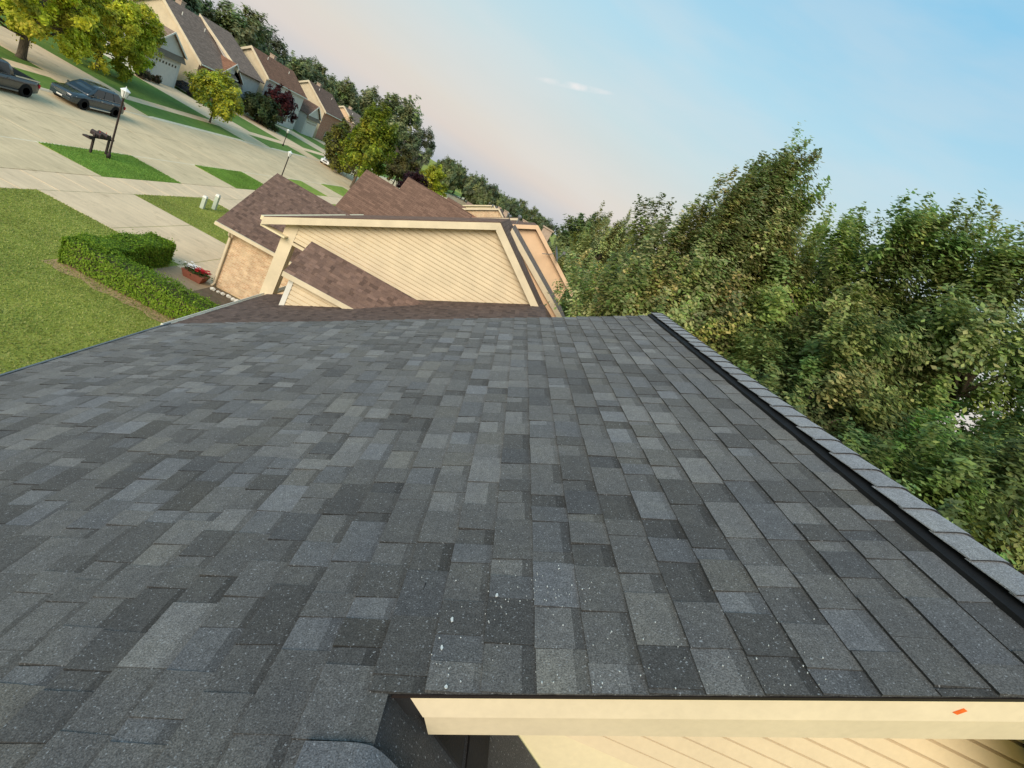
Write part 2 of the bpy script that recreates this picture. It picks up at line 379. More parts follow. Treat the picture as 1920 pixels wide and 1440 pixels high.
def apron(name, x_st, x_gr, y0, y1):
    mb = MB(); mb.hexa([(x_st, y0, -0.13), (x_gr, y0, -0.13), (x_gr, y1, -0.13), (x_st, y1, -0.13)], [(x_st, y0, -0.04), (x_gr, y0, 0.012), (x_gr, y1, 0.012), (x_st, y1, -0.04)])
    return struct(mb.obj(name, 'street_concrete'))
for i, (a, b) in enumerate(near_drives):
    apron('drive_apron', -25.05, -21.455, a, b)
    if i == 0: a, b = 23.1, 28.75
    slabs('driveway', 'walk_concrete', -19.545, -12.9 if i < 3 else -11.5, a-0.05, b+0.05, -0.1, 0.012, 3.3, 9.0, jit=0.002)
for i, (a, b) in enumerate(far_drives):
    apron('drive_apron', -34.95, -38.395, a, b)
    slabs('driveway', 'walk_concrete', -51.0, -40.005, a+1.2, b+3.2, -0.1, 0.012, 3.7, 10.0, jit=0.002)
# the neighbour's forecourt and bed by the garage
struct(slab('forecourt_path', 'dull_concrete', -12.88, -7.2, 20.4, 22.75, -0.1, 0.016))
struct(slab('forecourt_apron', 'walk_concrete', -12.88, -11.15, 22.77, 29.9, -0.1, 0.014))
struct(slab('planting_bed', 'soil', -11.0, -7.0, 19.6, 22.7, -0.1, 0.03))
mb = MB()
for i in range(24):
    x0 = -14.3+i*0.34; ya, yb = 17.55+0.09*math.sin(i*1.9)+0.05*math.sin(i*5.1), 17.55+0.09*math.sin(i*1.9+1.9)+0.05*math.sin(i*5.1+5.1)
    mb.face([(x0, ya, 0.006), (x0+0.34, yb, 0.006), (x0+0.34, 18.6, 0.006), (x0, 18.6, 0.006)])
struct(mb.obj('bare_earth', 'mulch'))

# blades on the lawns in view
def blades(name, regions, n, h, cols, label, seed, mask=None):
    rs = np.random.default_rng(seed); P = []
    area = np.array([(r[1]-r[0])*(r[3]-r[2]) for r in regions]); cnt = (n*area/area.sum()).astype(int)
    for r, c in zip(regions, cnt): P.append(np.stack([rs.uniform(r[0], r[1], c), rs.uniform(r[2], r[3], c), np.zeros(c)], 1))
    P = np.concatenate(P); m = len(P); a = rs.uniform(0, 6.28, m); wd = rs.uniform(0.012, 0.03, m); hh = rs.uniform(0.4, 1.1, m)*h
    t = np.stack([np.cos(a)*wd, np.sin(a)*wd, np.zeros(m)], 1); tip = P+np.stack([rs.normal(0, .03, m), rs.normal(0, .03, m), hh], 1)
    V = np.stack([P-t, P+t, tip], 1).reshape(-1, 3); F = np.arange(m*3).reshape(-1, 3)
    cc = np.array([lin(c)[:3] for c in cols]); C = cc[rs.integers(0, len(cc), m)]*rs.uniform(0.85, 1.15, (m, 1))*(1+0.16*np.sin(P[:, [0]]*0.8+1.3*np.sin(P[:, [1]]*0.5))*np.sin(P[:, [1]]*1.1))
    o = put(name, np_mesh(name, V, F, np.repeat(C, 3, 0), 'leaf')); o['kind'] = 'stuff'; o['label'] = label; o['category'] = 'grass'
    return o
def np_mesh(name, V, F, C, mat):
    k = F.shape[1]; me = bpy.data.meshes.new(name); me.vertices.add(len(V)); me.vertices.foreach_set('co', V.astype(np.float32).ravel())
    me.loops.add(F.size); me.loops.foreach_set('vertex_index', F.astype(np.int32).ravel())
    me.polygons.add(len(F)); me.polygons.foreach_set('loop_start', np.arange(0, F.size, k, dtype=np.int32))
    at = me.color_attributes.new('Col', 'FLOAT_COLOR', 'POINT'); at.data.foreach_set('color', np.concatenate([C, np.ones((len(C), 1))], 1).astype(np.float32).ravel())
    me.materials.append(MATS[mat]); me.update(calc_edges=True); return me
blades('lawn_blades', [(-19.58, -7, 9, 18), (-19.58, -14.6, 18, 23.09), (-19.58, -13, 28.76, 35.54)], 84000, 0.055, [(162, 172, 86), (172, 178, 96), (188, 186, 114), (150, 162, 80)], 'short mown grass of the lawn left of the grey roof', 3)
blades('verge_blades', [(-25.0, -21.42, 28.86, 35.6), (-25.0, -21.42, 42.26, 49.24)], 36000, 0.06, [(136, 172, 78), (150, 180, 86), (124, 160, 70)], 'short green grass of the kerbside verge plots', 4)

# ---------------------------------------------------------------- trees and foliage
def leaf_mesh(name, P, size, C, rs, upbias=0.35, outw=None):
    """P leaf centres, one folded rhombus each"""
    m = len(P); nrm = rs.normal(0, 1, (m, 3)); nrm[:, 2] = np.abs(nrm[:, 2])+upbias
    if outw is not None: nrm = nrm*0.5+outw*1.25
    nrm /= np.linalg.norm(nrm, axis=1)[:, None]
    a = rs.normal(0, 1, (m, 3)); t = np.cross(nrm, a); t /= np.linalg.norm(t, axis=1)[:, None]; b = np.cross(nrm, t)
    s = size*rs.uniform(0.6, 1.3, (m, 1)); t = t*s; b = b*s*0.55
    V = np.stack([P-t, P+b-0.15*nrm*s, P+t, P-b-0.15*nrm*s], 1).reshape(-1, 3); F = np.arange(m*4).reshape(-1, 4)
    return np_mesh(name, V, F, np.repeat(C, 4, 0), 'leaf')
def crown_points(rs, c, rad, n_clump, n_shoot, n_leaf, up, shoot_len, spread, shape, clump_r, leader=0):
    """leaf positions on shoots that grow from clumps spread through an ellipsoid-like crown"""
    d = rs.normal(0, 1, (n_clump, 3)); d /= np.linalg.norm(d, axis=1)[:, None]
    r = rs.uniform(0.12, 1, n_clump)**0.45
    K = d*r[:, None]
    f = 1-shape*np.clip((K[:, 2]+1)/2, 0, 1)**1.3          # narrower towards the top
    K[:, 0] *= f; K[:, 1] *= f
    if leader:                                          # a leading stem that carries the crown to a point
        zl = np.linspace(.45, 1.08, leader); K[:leader] = np.stack([rs.normal(0, .3, leader)*(1.15-zl), rs.normal(0, .3, leader)*(1.15-zl), zl], 1)
    tint = np.stack([rs.normal(1.03, 0.07, n_clump), rs.normal(1, 0.04, n_clump), rs.normal(1, 0.09, n_clump)], 1)*rs.uniform(0.62, 1.34, (n_clump, 1))
    idx = rs.integers(0, n_clump, n_shoot)
    S0 = np.array(c)+K[idx]*np.array(rad)+rs.normal(0, clump_r, (n_shoot, 3))
    D = K[idx]*np.array([1, 1, 0.6])+rs.normal(0, 0.35, (n_shoot, 3)); D[:, 2] += up; D /= np.linalg.norm(D, axis=1)[:, None]
    Ls = shoot_len*rs.uniform(0.5, 1.3, n_shoot)
    j = rs.integers(0, n_shoot, n_leaf); t = rs.uniform(0, 1, n_leaf)
    P = S0[j]+D[j]*(Ls[j]*t)[:, None]+rs.normal(0, 1, (n_leaf, 3))*(spread*(1-0.65*t))[:, None]
    Kc = K*np.array(rad)+np.array(c); O = P-(Kc[idx[j]]-np.array([0, 0, .25])*clump_r*2); O /= np.linalg.norm(O, axis=1)[:, None]+1e-6
    G = K[idx[j]]; G = G/(np.linalg.norm(G, axis=1)[:, None]+1e-6)
    O = O*.75+G*.45; O[:, 2] += .25
    return P, tint[idx[j]], Kc, O
def tree(name, label, base, h, rad, cols, n_leaf, seed, cz=None, up=0.9, leaf=0.09, shoot=0.9, spread=0.2, shape=0.5, n_clump=60, n_shoot=500, trunk_r=0.16, group=None, cat='tree', lean=(0, 0), clump_r=0.35, twigs=True, leader=0):
    rs = np.random.default_rng(seed); b = Vector(base)
    root = thing(name, label, cat, base, group)
    cz = cz if cz is not None else h-rad[2]
    c = (b.x+lean[0], b.y+lean[1], b.z+cz)
    P, T, K, O = crown_points(rs, c, rad, n_clump, n_shoot, n_leaf, up, shoot, spread, shape, clump_r, leader)
    ok = P[:, 2] > b.z+0.12; P = P[ok]; T = T[ok]; O = O[ok]
    cc = np.array([lin(q)[:3] for q in cols]); C = cc[rs.integers(0, len(cc), len(P))]*T*rs.uniform(0.75, 1.25, (len(P), 1))
    put('crown', leaf_mesh('crown', P-np.array(base), leaf, np.clip(C, 0, 1), rs, outw=O), root, local=True)
    mb = MB(); top = Vector((lean[0], lean[1], cz+rad[2]*0.55)); mid = top*0.45+Vector((0.12*trunk_r*5, -0.1*trunk_r*5, 0))
    mb.tube([(0, 0, -0.1), (0, 0, 0.25), tuple(mid), tuple(top)], [trunk_r*1.35, trunk_r, trunk_r*0.75, trunk_r*0.2], 8)
    if twigs:
        for q in K[:min(len(K), 34)]:
            e_ = Vector(q)-b; tfr = max(0.22, min(0.85, (e_.z-0.35*math.hypot(e_.x, e_.y))/max(top.z, 0.1)))
            s_ = (mid*(tfr/0.45) if tfr < 0.45 else mid.lerp(top, (tfr-0.45)/0.55)); m_ = s_.lerp(e_, 0.5)+Vector((0, 0, -0.08*(e_-s_).length))
            mb.tube([tuple(s_), tuple(m_), tuple(e_)], [trunk_r*0.36, trunk_r*0.24, trunk_r*0.07], 5)
    mb.obj('trunk', 'bark', root, True, local=True)
    return root
OLIVE = [(152, 162, 104), (164, 168, 110), (178, 178, 118), (140, 152, 98), (190, 184, 130)]
GREEN = [(138, 162, 92), (150, 172, 98), (128, 152, 88), (168, 182, 108)]
DEEP = [(118, 140, 86), (130, 148, 90), (108, 130, 82), (142, 154, 98)]
LIME = [(198, 202, 62), (182, 190, 58), (214, 212, 80), (158, 170, 54)]
# the backyard trees right of the ridge
tree('maple_tree', 'tallest olive-green tree, its pointed top above the ridge', (6.7, 17.5, 0), 14.9, (5.3, 4.3, 5.4), OLIVE+GREEN[:2], 230000, 25, cz=8.8, up=1.4, leaf=0.08, shoot=1.5, spread=0.19, shape=0.7, leader=22, n_clump=230, n_shoot=1300, trunk_r=0.26, clump_r=0.3)
tree('maple_tree', 'broad green tree right of the tallest one, light showing through', (10.3, 15.4, 0), 15.6, (3.7, 3.4, 5.6), GREEN+OLIVE[:2], 130000, 12, cz=10.0, up=0.8, leaf=0.08, shoot=1.0, spread=0.2, shape=0.38, n_clump=140, n_shoot=800, trunk_r=0.24, clump_r=0.3)
tree('maple_tree', 'thin-crowned green tree at the right edge, sky showing through it', (13.2, 13.4, 0), 17.0, (3.9, 3.4, 6.6), GREEN+DEEP+OLIVE[:2], 150000, 13, cz=10.4, up=0.8, leaf=0.08, shoot=1.0, spread=0.22, shape=0.2, n_clump=150, n_shoot=900, trunk_r=0.22, clump_r=0.3)
tree('ash_tree', 'low dark leafy tree behind the near end of the ridge', (8.9, 8.4, 0), 10.4, (2.9, 2.7, 3.6), DEEP+GREEN, 90000, 14, cz=6.4, up=0.6, leaf=0.068, shoot=0.8, spread=0.16, shape=0.3, n_clump=120, n_shoot=620, trunk_r=0.18, clump_r=.24)
tree('ash_tree', 'dark green tree rising behind the middle of the ridge', (9.0, 12.4, 0), 12.2, (3.0, 2.8, 4.2), DEEP+OLIVE[:2], 90000, 15, cz=7.8, up=0.7, leaf=0.074, shoot=0.8, spread=0.16, shape=0.3, n_clump=115, n_shoot=600, trunk_r=0.2, clump_r=.25)
tree('young_tree', 'open crowned tree filling the dip right of the tallest tree', (9.6, 18.6, 0), 16.2, (3.3, 3.0, 5.8), OLIVE+GREEN, 80000, 20, cz=9.8, up=1.0, leaf=0.08, shoot=1.1, spread=0.2, shape=0.5, n_clump=80, n_shoot=480, trunk_r=0.18, clump_r=.3)
tree('young_tree', 'slender open tree with separate upright shoots left of the tallest', (7.6, 45, 0), 14.6, (3.6, 3.4, 5.0), OLIVE, 36000, 16, cz=8.6, up=1.6, leaf=0.12, shoot=1.9, spread=0.2, shape=0.45, n_clump=52, n_shoot=230, trunk_r=0.16)
tree('young_tree', 'pale olive tree just right of the house with the dish', (8.2, 58, 0), 11.4, (3.6, 3.6, 5.0), [(126, 134, 60), (108, 120, 54), (140, 140, 70)], 26000, 17, cz=6.4, up=0.7, leaf=0.15, shoot=1.0, spread=0.25, shape=0.3, n_clump=60, n_shoot=320, trunk_r=0.16)
tree('young_tree', 'bright green tree low behind the far corner of the grey roof', (8.3, 27.5, 0), 9.6, (2.6, 3.0, 3.8), GREEN+OLIVE[:2], 44000, 18, cz=5.8, up=0.7, leaf=0.085, shoot=0.9, spread=0.18, shape=0.3, n_clump=70, n_shoot=380, trunk_r=0.13, clump_r=.25)
tree('rounded_shrub', 'green garden shrub beside the back of the dish house', (6.3, 33.5, 0), 7.2, (1.7, 2.4, 3.2), GREEN, 24000, 22, cz=4.0, up=0.5, leaf=0.09, shoot=0.7, spread=0.2, shape=0.2, n_clump=50, n_shoot=300, trunk_r=0.1, cat='shrub')
tree('oak_tree', 'round dark tree on the skyline left of the backyard trees', (9.0, 70, 0), 14.6, (4.2, 4.2, 5.2), DEEP, 22000, 19, up=0.5, leaf=0.2, shoot=0.9, spread=0.3, shape=0.2, n_clump=70, n_shoot=330, trunk_r=0.25)
tree('ash_tree', 'leafy dark tree at the right edge just past the nearest ridge caps', (11.4, 8.2, 0), 12.4, (2.9, 2.8, 4.4), DEEP+GREEN, 90000, 23, cz=7.8, up=0.6, leaf=0.068, shoot=0.8, spread=0.16, shape=0.2, n_clump=100, n_shoot=520, trunk_r=0.16, clump_r=.24)
for i, (x, y, hh, r, lab) in enumerate([(13, 24, 12.6, 3.8, 'mid-green tree glimpsed low behind the tallest tree'), (16, 33, 13, 4.2, 'mid-green tree glimpsed left of the tallest tree'), (24, 26, 12, 4.2, 'mid-green tree low in the gap by the right edge'), (12, 50, 13, 4.4, 'mid-green tree behind the slender open tree')]):
    tree('backdrop_tree', lab, (x, y, 0), hh, (r, r, hh*0.36), DEEP+GREEN, 20000, 30+i, up=0.7, leaf=0.14, shoot=1.0, spread=0.25, shape=0.35, n_clump=70, n_shoot=300, trunk_r=0.2, group='trees deep in the backyards')
# near street trees
tree('street_tree', 'yellow-green tree behind the parked pickup and black car', (-41.6, 45.2, 0), 9.6, (5.0, 6.2, 3.7), LIME, 60000, 41, cz=5.6, up=0.3, leaf=0.14, shoot=0.6, spread=0.24, shape=0.25, n_clump=95, n_shoot=420, trunk_r=0.32, clump_r=0.3)
tree('yard_tree', 'low-crowned yellow-green tree in front of the garage with small panes', (-46.6, 58.6, 0), 9.2, (5.2, 5.6, 4.2), LIME, 70000, 42, cz=4.8, up=0.2, leaf=0.15, shoot=0.6, spread=0.26, shape=0.1, n_clump=150, n_shoot=640, trunk_r=0.22, clump_r=0.3)
tree('street_tree', 'small round yellow-green tree on the far verge', (-38.7, 65.8, 0), 5.4, (3.5, 3.5, 1.9), LIME+GREEN[:1], 18000, 43, cz=3.45, up=0.3, leaf=0.15, shoot=0.6, spread=0.28, shape=0.2, n_clump=60, n_shoot=260, trunk_r=0.10, clump_r=0.25)
tree('street_tree', 'tall lime-green tree where the street runs out of sight', (-25.2, 80.5, 0), 12.6, (4.2, 4.2, 5.2), [(142, 156, 48), (122, 142, 46), (160, 166, 58), (100, 122, 44)], 26000, 44, cz=7.2, up=0.6, leaf=0.2, shoot=0.9, spread=0.35, shape=0.45, n_clump=85, n_shoot=380, trunk_r=0.22, clump_r=0.35)
tree('street_tree', 'brownish-green tree left of the tall lime-green one', (-31.0, 90.0, 0), 9.6, (4.0, 4.0, 4.4), [(118, 124, 52), (96, 98, 50), (140, 142, 56), (84, 84, 46)], 18000, 45, cz=5.0, up=0.4, leaf=0.2, shoot=0.8, spread=0.35, shape=0.3, n_clump=60, n_shoot=280, trunk_r=0.18)
tree('plum_tree', 'dark red plum tree before the far brick house front', (-48.0, 99.5, 0), 7.2, (3.0, 3.0, 2.8), [(104, 46, 44), (84, 38, 40), (72, 44, 42)], 10000, 46, cz=4.2, up=0.3, leaf=0.2, shoot=0.6, spread=0.3, shape=0.2, n_clump=50, n_shoot=200, trunk_r=0.14)
tree('rounded_shrub', 'big dark green shrub beside the red plum tree', (-47.0, 92.5, 0), 4.6, (3.6, 3.4, 2.4), [(72, 88, 46), (60, 76, 42), (84, 92, 54)], 12000, 47, cz=2.1, up=0.2, leaf=0.2, shoot=0.5, spread=0.3, shape=0.2, n_clump=60, n_shoot=200, trunk_r=0.12, cat='shrub')
tree('plum_tree', 'dark purple plum tree behind the second brown garage roof', (-20.8, 99, 0), 6.0, (2.8, 2.8, 2.6), [(70, 42, 48), (56, 36, 42), (84, 54, 56)], 9000, 48, cz=3.6, up=0.3, leaf=0.2, shoot=0.6, spread=0.3, shape=0.2, n_clump=50, n_shoot=200, trunk_r=0.14)
tree('street_tree', 'yellowish tree right of the purple plum tree', (-22.5, 124, 0), 9.0, (3.4, 3.4, 3.8), LIME, 10000, 49, cz=5.0, up=0.4, leaf=0.25, shoot=0.7, spread=0.35, shape=0.3, n_clump=45, n_shoot=200, trunk_r=0.14)
tree('street_tree', 'brown-olive tree above the purple plum tree', (-27.5, 112, 0), 8.6, (3.8, 3.8, 3.6), [(96, 98, 56), (84, 80, 50), (112, 112, 62)], 10000, 50, cz=5.0, up=0.4, leaf=0.25, shoot=0.7, spread=0.35, shape=0.3, n_clump=45, n_shoot=200, trunk_r=0.14)
# skyline: a few crowns built once, copied tree by tree
def proto_tree(seed, cols, h=14.0, r=5.0):
    t = tree('skyline_tree', 'dark green tree of the skyline behind the far row of houses', (0, 0, 0), h, (r, r, h*0.42), cols, 8000, seed, up=0.5, leaf=0.34, shoot=1.2, spread=0.5, shape=0.35, n_clump=60, n_shoot=240, trunk_r=0.3, clump_r=0.5, twigs=False, group='trees on the skyline behind the far houses')
    return t
SKYL = [(132, 146, 100), (144, 156, 106), (122, 136, 94), (156, 162, 112)]
protos = [proto_tree(60, SKYL), proto_tree(61, SKYL), proto_tree(62, [(126, 138, 104), (140, 148, 110), (116, 128, 98)]), proto_tree(63, SKYL+[(126, 128, 80)])]
spots = []
rr = random.Random(5)
for i in range(58):                                       # behind the far row of houses
    y = 62+i*4.6+rr.uniform(-2, 2); x = -70-rr.uniform(0, 14)-max(0, (y-140))*0.03
    spots.append((x, y, rr.uniform(0.86, 1.22)))
spots += [(-74, 66, 1.5), (-76, 76, 1.7), (-80, 84, 1.6), (-78, 92, 1.45), (-76, 102, 1.3), (-70, 120, 1.15), (-57.5, 205.5, 1.72), (-68, 206, 1.5), (-47.0, 206, 1.25)]
for i in range(34):                                       # closing the view down the street
    spots.append((rr.uniform(-46, 12), 205+rr.uniform(0, 70), rr.uniform(0.8, 1.05)))
for i in range(14):
    spots.append((rr.uniform(9, 34), 70+i*9, rr.uniform(0.8, 1.1)))
for i, (x, y, s_) in enumerate(spots):
    t = protos[i % 4] if i < 4 else copy_tree(protos[i % 4])
    t.location = (x, y, 0); t.scale = (s_*rr.uniform(0.85, 1.15),)*2+(s_,); t.rotation_euler.z = rr.uniform(0, 6.28)
    if y >= 205 and x > -46.5: t['label'] = 'small dark tree closing the view at the far end of the street'; t['group'] = 'trees at the end of the street'
    elif y == 205.5 or y == 206: t['label'] = {-57.5: 'tallest dark skyline tree right of the lime-green tree', -68: 'dark skyline tree left of the tallest skyline tree', -47.0: 'smaller dark skyline tree right of the tallest skyline tree'}[x]; t['group'] = 'tall dark cluster past the lime tree'
    elif x <= -47:
        where = ('above the far garage with small panes' if y < 92 else 'behind the tall blank cream gable' if y < 118 else 'behind the far house with the red plum tree' if y < 145 else 'left of the tall lime-green tree' if y < 180 else 'small on the skyline past the last far houses')
        t['label'] = 'dark green skyline tree '+where; t['group'] = 'skyline trees '+where
    elif x > 5: t['label'] = 'dark tree far off behind the backyards'; t['group'] = 'trees far off behind the backyards'

# the clipped hedge: two arms of leaf faces round a dense core
def hedge():
    root = thing('clipped_hedge', 'clipped L-shaped green hedge on the lawn by the forecourt', 'hedge', (-12, 18.6, 0))
    rs = np.random.default_rng(77)
    arms = [((-14.1, 18.05, 0.05), (-6.6, 19.0, 1.0)), ((-14.1, 18.6, 0.05), (-13.0, 22.4, 1.0))]
    for (a, b) in arms:
        a = np.array(a); b = np.array(b); n = 26000; P = a+(b-a)*rs.uniform(0, 1, (n, 3)); m = rs.integers(0, 5, n)
        for ax, sgn, k in ((0, 0, 0), (0, 1, 1), (1, 0, 2), (1, 1, 3), (2, 1, 4)): P[m == k, ax] = (b if sgn else a)[ax]
        wv = 0.05*np.sin(P[:, [0]]*2.3+1)+0.05*np.sin(P[:, [1]]*3.1); P[:, [2]] += wv*(P[:, [2]] > 0.5); P += rs.normal(0, 0.03, P.shape)*(1+2.2*(rs.random((n, 1)) < .12)); P += 0.018*np.sin(P[:, [1, 2, 0]]*5.3+P[:, [2, 0, 1]]*3.7)
        cc = np.array([lin(q)[:3] for q in [(124, 156, 40), (138, 168, 48), (106, 140, 36), (152, 176, 58)]])
        C = cc[rs.integers(0, 4, n)]*rs.uniform(0.65, 1.25, (n, 1)); O = np.zeros((n, 3))
        for ax, sgn, k in ((0, -1, 0), (0, 1, 1), (1, -1, 2), (1, 1, 3), (2, 1, 4)): O[m == k, ax] = sgn
        me = leaf_mesh('foliage', P, 0.045, C, rs, 0.2, O); put('foliage', me, root)
        mb = MB(); mb.box(tuple(a+[0.08, 0.08, 0]), tuple(b-[0.08, 0.08, 0.1])); mb.obj('branch_core', 'bark', root)
    return root
hedge()

def lap_board(parent, y, z0, z1, l0, r0, l1, r1, depth, mat, cove=0.32):
    """one course of dutch-lap siding: flat face, upper edge coved back under the next course"""
    mb = MB(); zc = z1-(z1-z0)*cove; f = (zc-z0)/(z1-z0); lc, rc = l0+(l1-l0)*f, r0+(r1-r0)*f
    prof = [(y, z0, l0, r0), (y+depth*.3, zc, lc, rc), (y+depth*.85, zc+(z1-zc)*.35, lc+(l1-lc)*.35, rc+(r1-rc)*.35), (y+depth, z1+.004, l1, r1), (y+depth+.008, z1+.004, l1, r1), (y+depth+.008, z0, l0, r0)]
    mb.hexa([(l, a, b) for a, b, l, r_ in prof], [(r_, a, b) for a, b, l, r_ in prof])
    return mb.obj('siding_board', mat, parent)

# ---------------------------------------------------------------- the grey-roofed house the camera looks over
PA = RAD(31); CA, SA = math.cos(PA), math.sin(PA); DD = 1.154
def RP(v, y, h=0.0): return Vector((CA*v+SA*DD-SA*h, y, CAM_H+SA*v-CA*DD+CA*h))
V_EAVE, V_APEX, V_VENT, Y_NEAR, Y_FAR, V_NOTCH, EXPO = -4.22, 1.56, 1.41, 0.905, 5.62, -0.372, 0.1429
house = thing('grey_roofed_house', 'house with the dark grey shingle roof filling the foreground', 'house', (0, 3, 0))
deck = MB()
deck.hexa([RP(V_EAVE, Y_NEAR+.02, -.10), RP(V_APEX, Y_NEAR+.02, -.10), RP(V_APEX, Y_FAR-.02, -.10), RP(V_EAVE, Y_FAR-.02, -.10)], [RP(V_EAVE, Y_NEAR+.02, -.004), RP(V_APEX, Y_NEAR+.02, -.004), RP(V_APEX, Y_FAR-.02, -.004), RP(V_EAVE, Y_FAR-.02, -.004)])
deck.hexa([RP(V_EAVE, -2.2, -.10), RP(V_NOTCH, -2.2, -.10), RP(V_NOTCH, Y_NEAR+.02, -.10), RP(V_EAVE, Y_NEAR+.02, -.10)], [RP(V_EAVE, -2.2, -.004), RP(V_NOTCH, -2.2, -.004), RP(V_NOTCH, Y_NEAR+.02, -.004), RP(V_EAVE, Y_NEAR+.02, -.004)])
roof = deck.obj('roof', 'felt', house)
# back slope beyond the ridge
ax = RP(V_APEX, 0).x; az_ = RP(V_APEX, 0).z
mb = MB(); mb.hexa([(ax, Y_NEAR+.02, az_-.13), (ax+4.9, Y_NEAR+.02, az_-.13-4.9*math.tan(PA)), (ax+4.9, Y_FAR-.02, az_-.13-4.9*math.tan(PA)), (ax, Y_FAR-.02, az_-.13)],
                   [(ax, Y_NEAR+.02, az_-.008), (ax+4.9, Y_NEAR+.02, az_-.008-4.9*math.tan(PA)), (ax+4.9, Y_FAR-.02, az_-.008-4.9*math.tan(PA)), (ax, Y_FAR-.02, az_-.008)])
mb.obj('back_slope', 'felt', house)

def tab_color(r):
    t = r.random()
    v = 0.98*(r.uniform(0.078, 0.104) if t < 0.52 else (r.uniform(0.048, 0.072) if t < 0.78 else r.uniform(0.110, 0.150)))
    k = r.random()
    tint = (1.04, 1.01, 0.965) if k < 0.72 else ((0.99, 1.0, 1.03) if k < 0.92 else (1.07, 1.02, 0.92))
    return (v*tint[0], v*tint[1], v*tint[2], 1)
def tab_geo(mb, v0, v1, y0, y1, th, col, r):
    """one shingle tab: a thin wedge, thick at its lower (butt) edge, tucked under the course above"""
    over = 0.05; j = lambda s=0.0022: r.uniform(-s, s)
    lift = 0.0072
    a0, a1 = v0+j(), v0+j(); sk = r.uniform(-0.004, 0.004)
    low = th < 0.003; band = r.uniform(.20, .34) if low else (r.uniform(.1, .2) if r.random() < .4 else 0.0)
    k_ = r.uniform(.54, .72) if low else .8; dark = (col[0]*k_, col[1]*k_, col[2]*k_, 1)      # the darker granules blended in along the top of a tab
    vm = v1-(v1-v0)*band; hm = lambda v: (lift+th)+(0.0016-lift-th)*(v-v0)/(v1+over-v0)
    lo = [RP(a0, y0, 0.0005), RP(a1, y1, 0.0005), RP(v1+over, y1, 0.0), RP(v1+over, y0, 0.0)]
    b0, b1 = RP(a0, y0+sk, lift+th), RP(a1, y1+sk, lift+th); m0, m1 = RP(vm, y0, hm(vm)), RP(vm, y1, hm(vm)); t0, t1 = RP(v1+over, y0, .0016), RP(v1+over, y1, .0016)
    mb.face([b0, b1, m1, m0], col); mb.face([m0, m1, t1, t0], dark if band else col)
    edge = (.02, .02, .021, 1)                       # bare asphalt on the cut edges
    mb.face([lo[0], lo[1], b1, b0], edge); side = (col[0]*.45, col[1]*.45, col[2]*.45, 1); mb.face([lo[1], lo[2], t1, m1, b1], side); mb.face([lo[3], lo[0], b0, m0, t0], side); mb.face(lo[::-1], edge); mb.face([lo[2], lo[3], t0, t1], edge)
tabs = []
rs_ = random.Random(21)
c_idx = 0
v0 = -0.414-27*EXPO
j0 = 0
while v0 < V_APEX-0.02:
    v1 = min(v0+EXPO, V_APEX); yn = Y_NEAR if v0 > V_NOTCH-0.06 else -2.0
    y = yn-rs_.uniform(0, 0.16); raised = rs_.random() < 0.5; first = True
    while y < Y_FAR:
        wd = rs_.choice((0.10, 0.13, 0.15, 0.17, 0.2, 0.235)) if raised else rs_.choice((0.06, 0.09, 0.12, 0.15, 0.18))
        a, b = max(y, yn), min(y+wd, Y_FAR)
        if b-a > 0.012:
            th = 0.0052 if raised else 0.0012
            if rs_.random() < 0.12: th += 0.002
            tabs.append((v0, v1, a+0.0006, b-0.0006, th+rs_.uniform(0, 0.0008), tab_color(rs_)))
        y += wd; raised = not raised if rs_.random() < 0.88 else raised
    v0 += EXPO; j0 += 1
camp = Vector((0, 0, CAM_H))
def in_view(p):
    d = p-camp; z = d.dot(fw)
    if z < 0.05: return None
    x, y_ = 960+912*d.dot(rt)/z, 720+912*d.dot(dn)/z
    return (x, y_) if -40 < x < 1960 and -40 < y_ < 1480 else None
scored = []
for t in tabs:
    c_ = RP((t[0]+t[1])/2, (t[2]+t[3])/2); q_ = in_view(c_)
    d2 = (c_-camp); cosv = abs(d2.normalized().dot(Vector((-SA, 0, CA))))
    scored.append(((t[3]-t[2])*cosv/d2.length_squared if q_ else 0, t))
scored.sort(key=lambda s_: -s_[0])
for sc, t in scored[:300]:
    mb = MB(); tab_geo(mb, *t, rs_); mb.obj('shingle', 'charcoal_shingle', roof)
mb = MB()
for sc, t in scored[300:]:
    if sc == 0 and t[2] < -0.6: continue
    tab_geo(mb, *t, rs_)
o = mb.obj('shingles', 'charcoal_shingle', roof); o['kind'] = 'stuff'

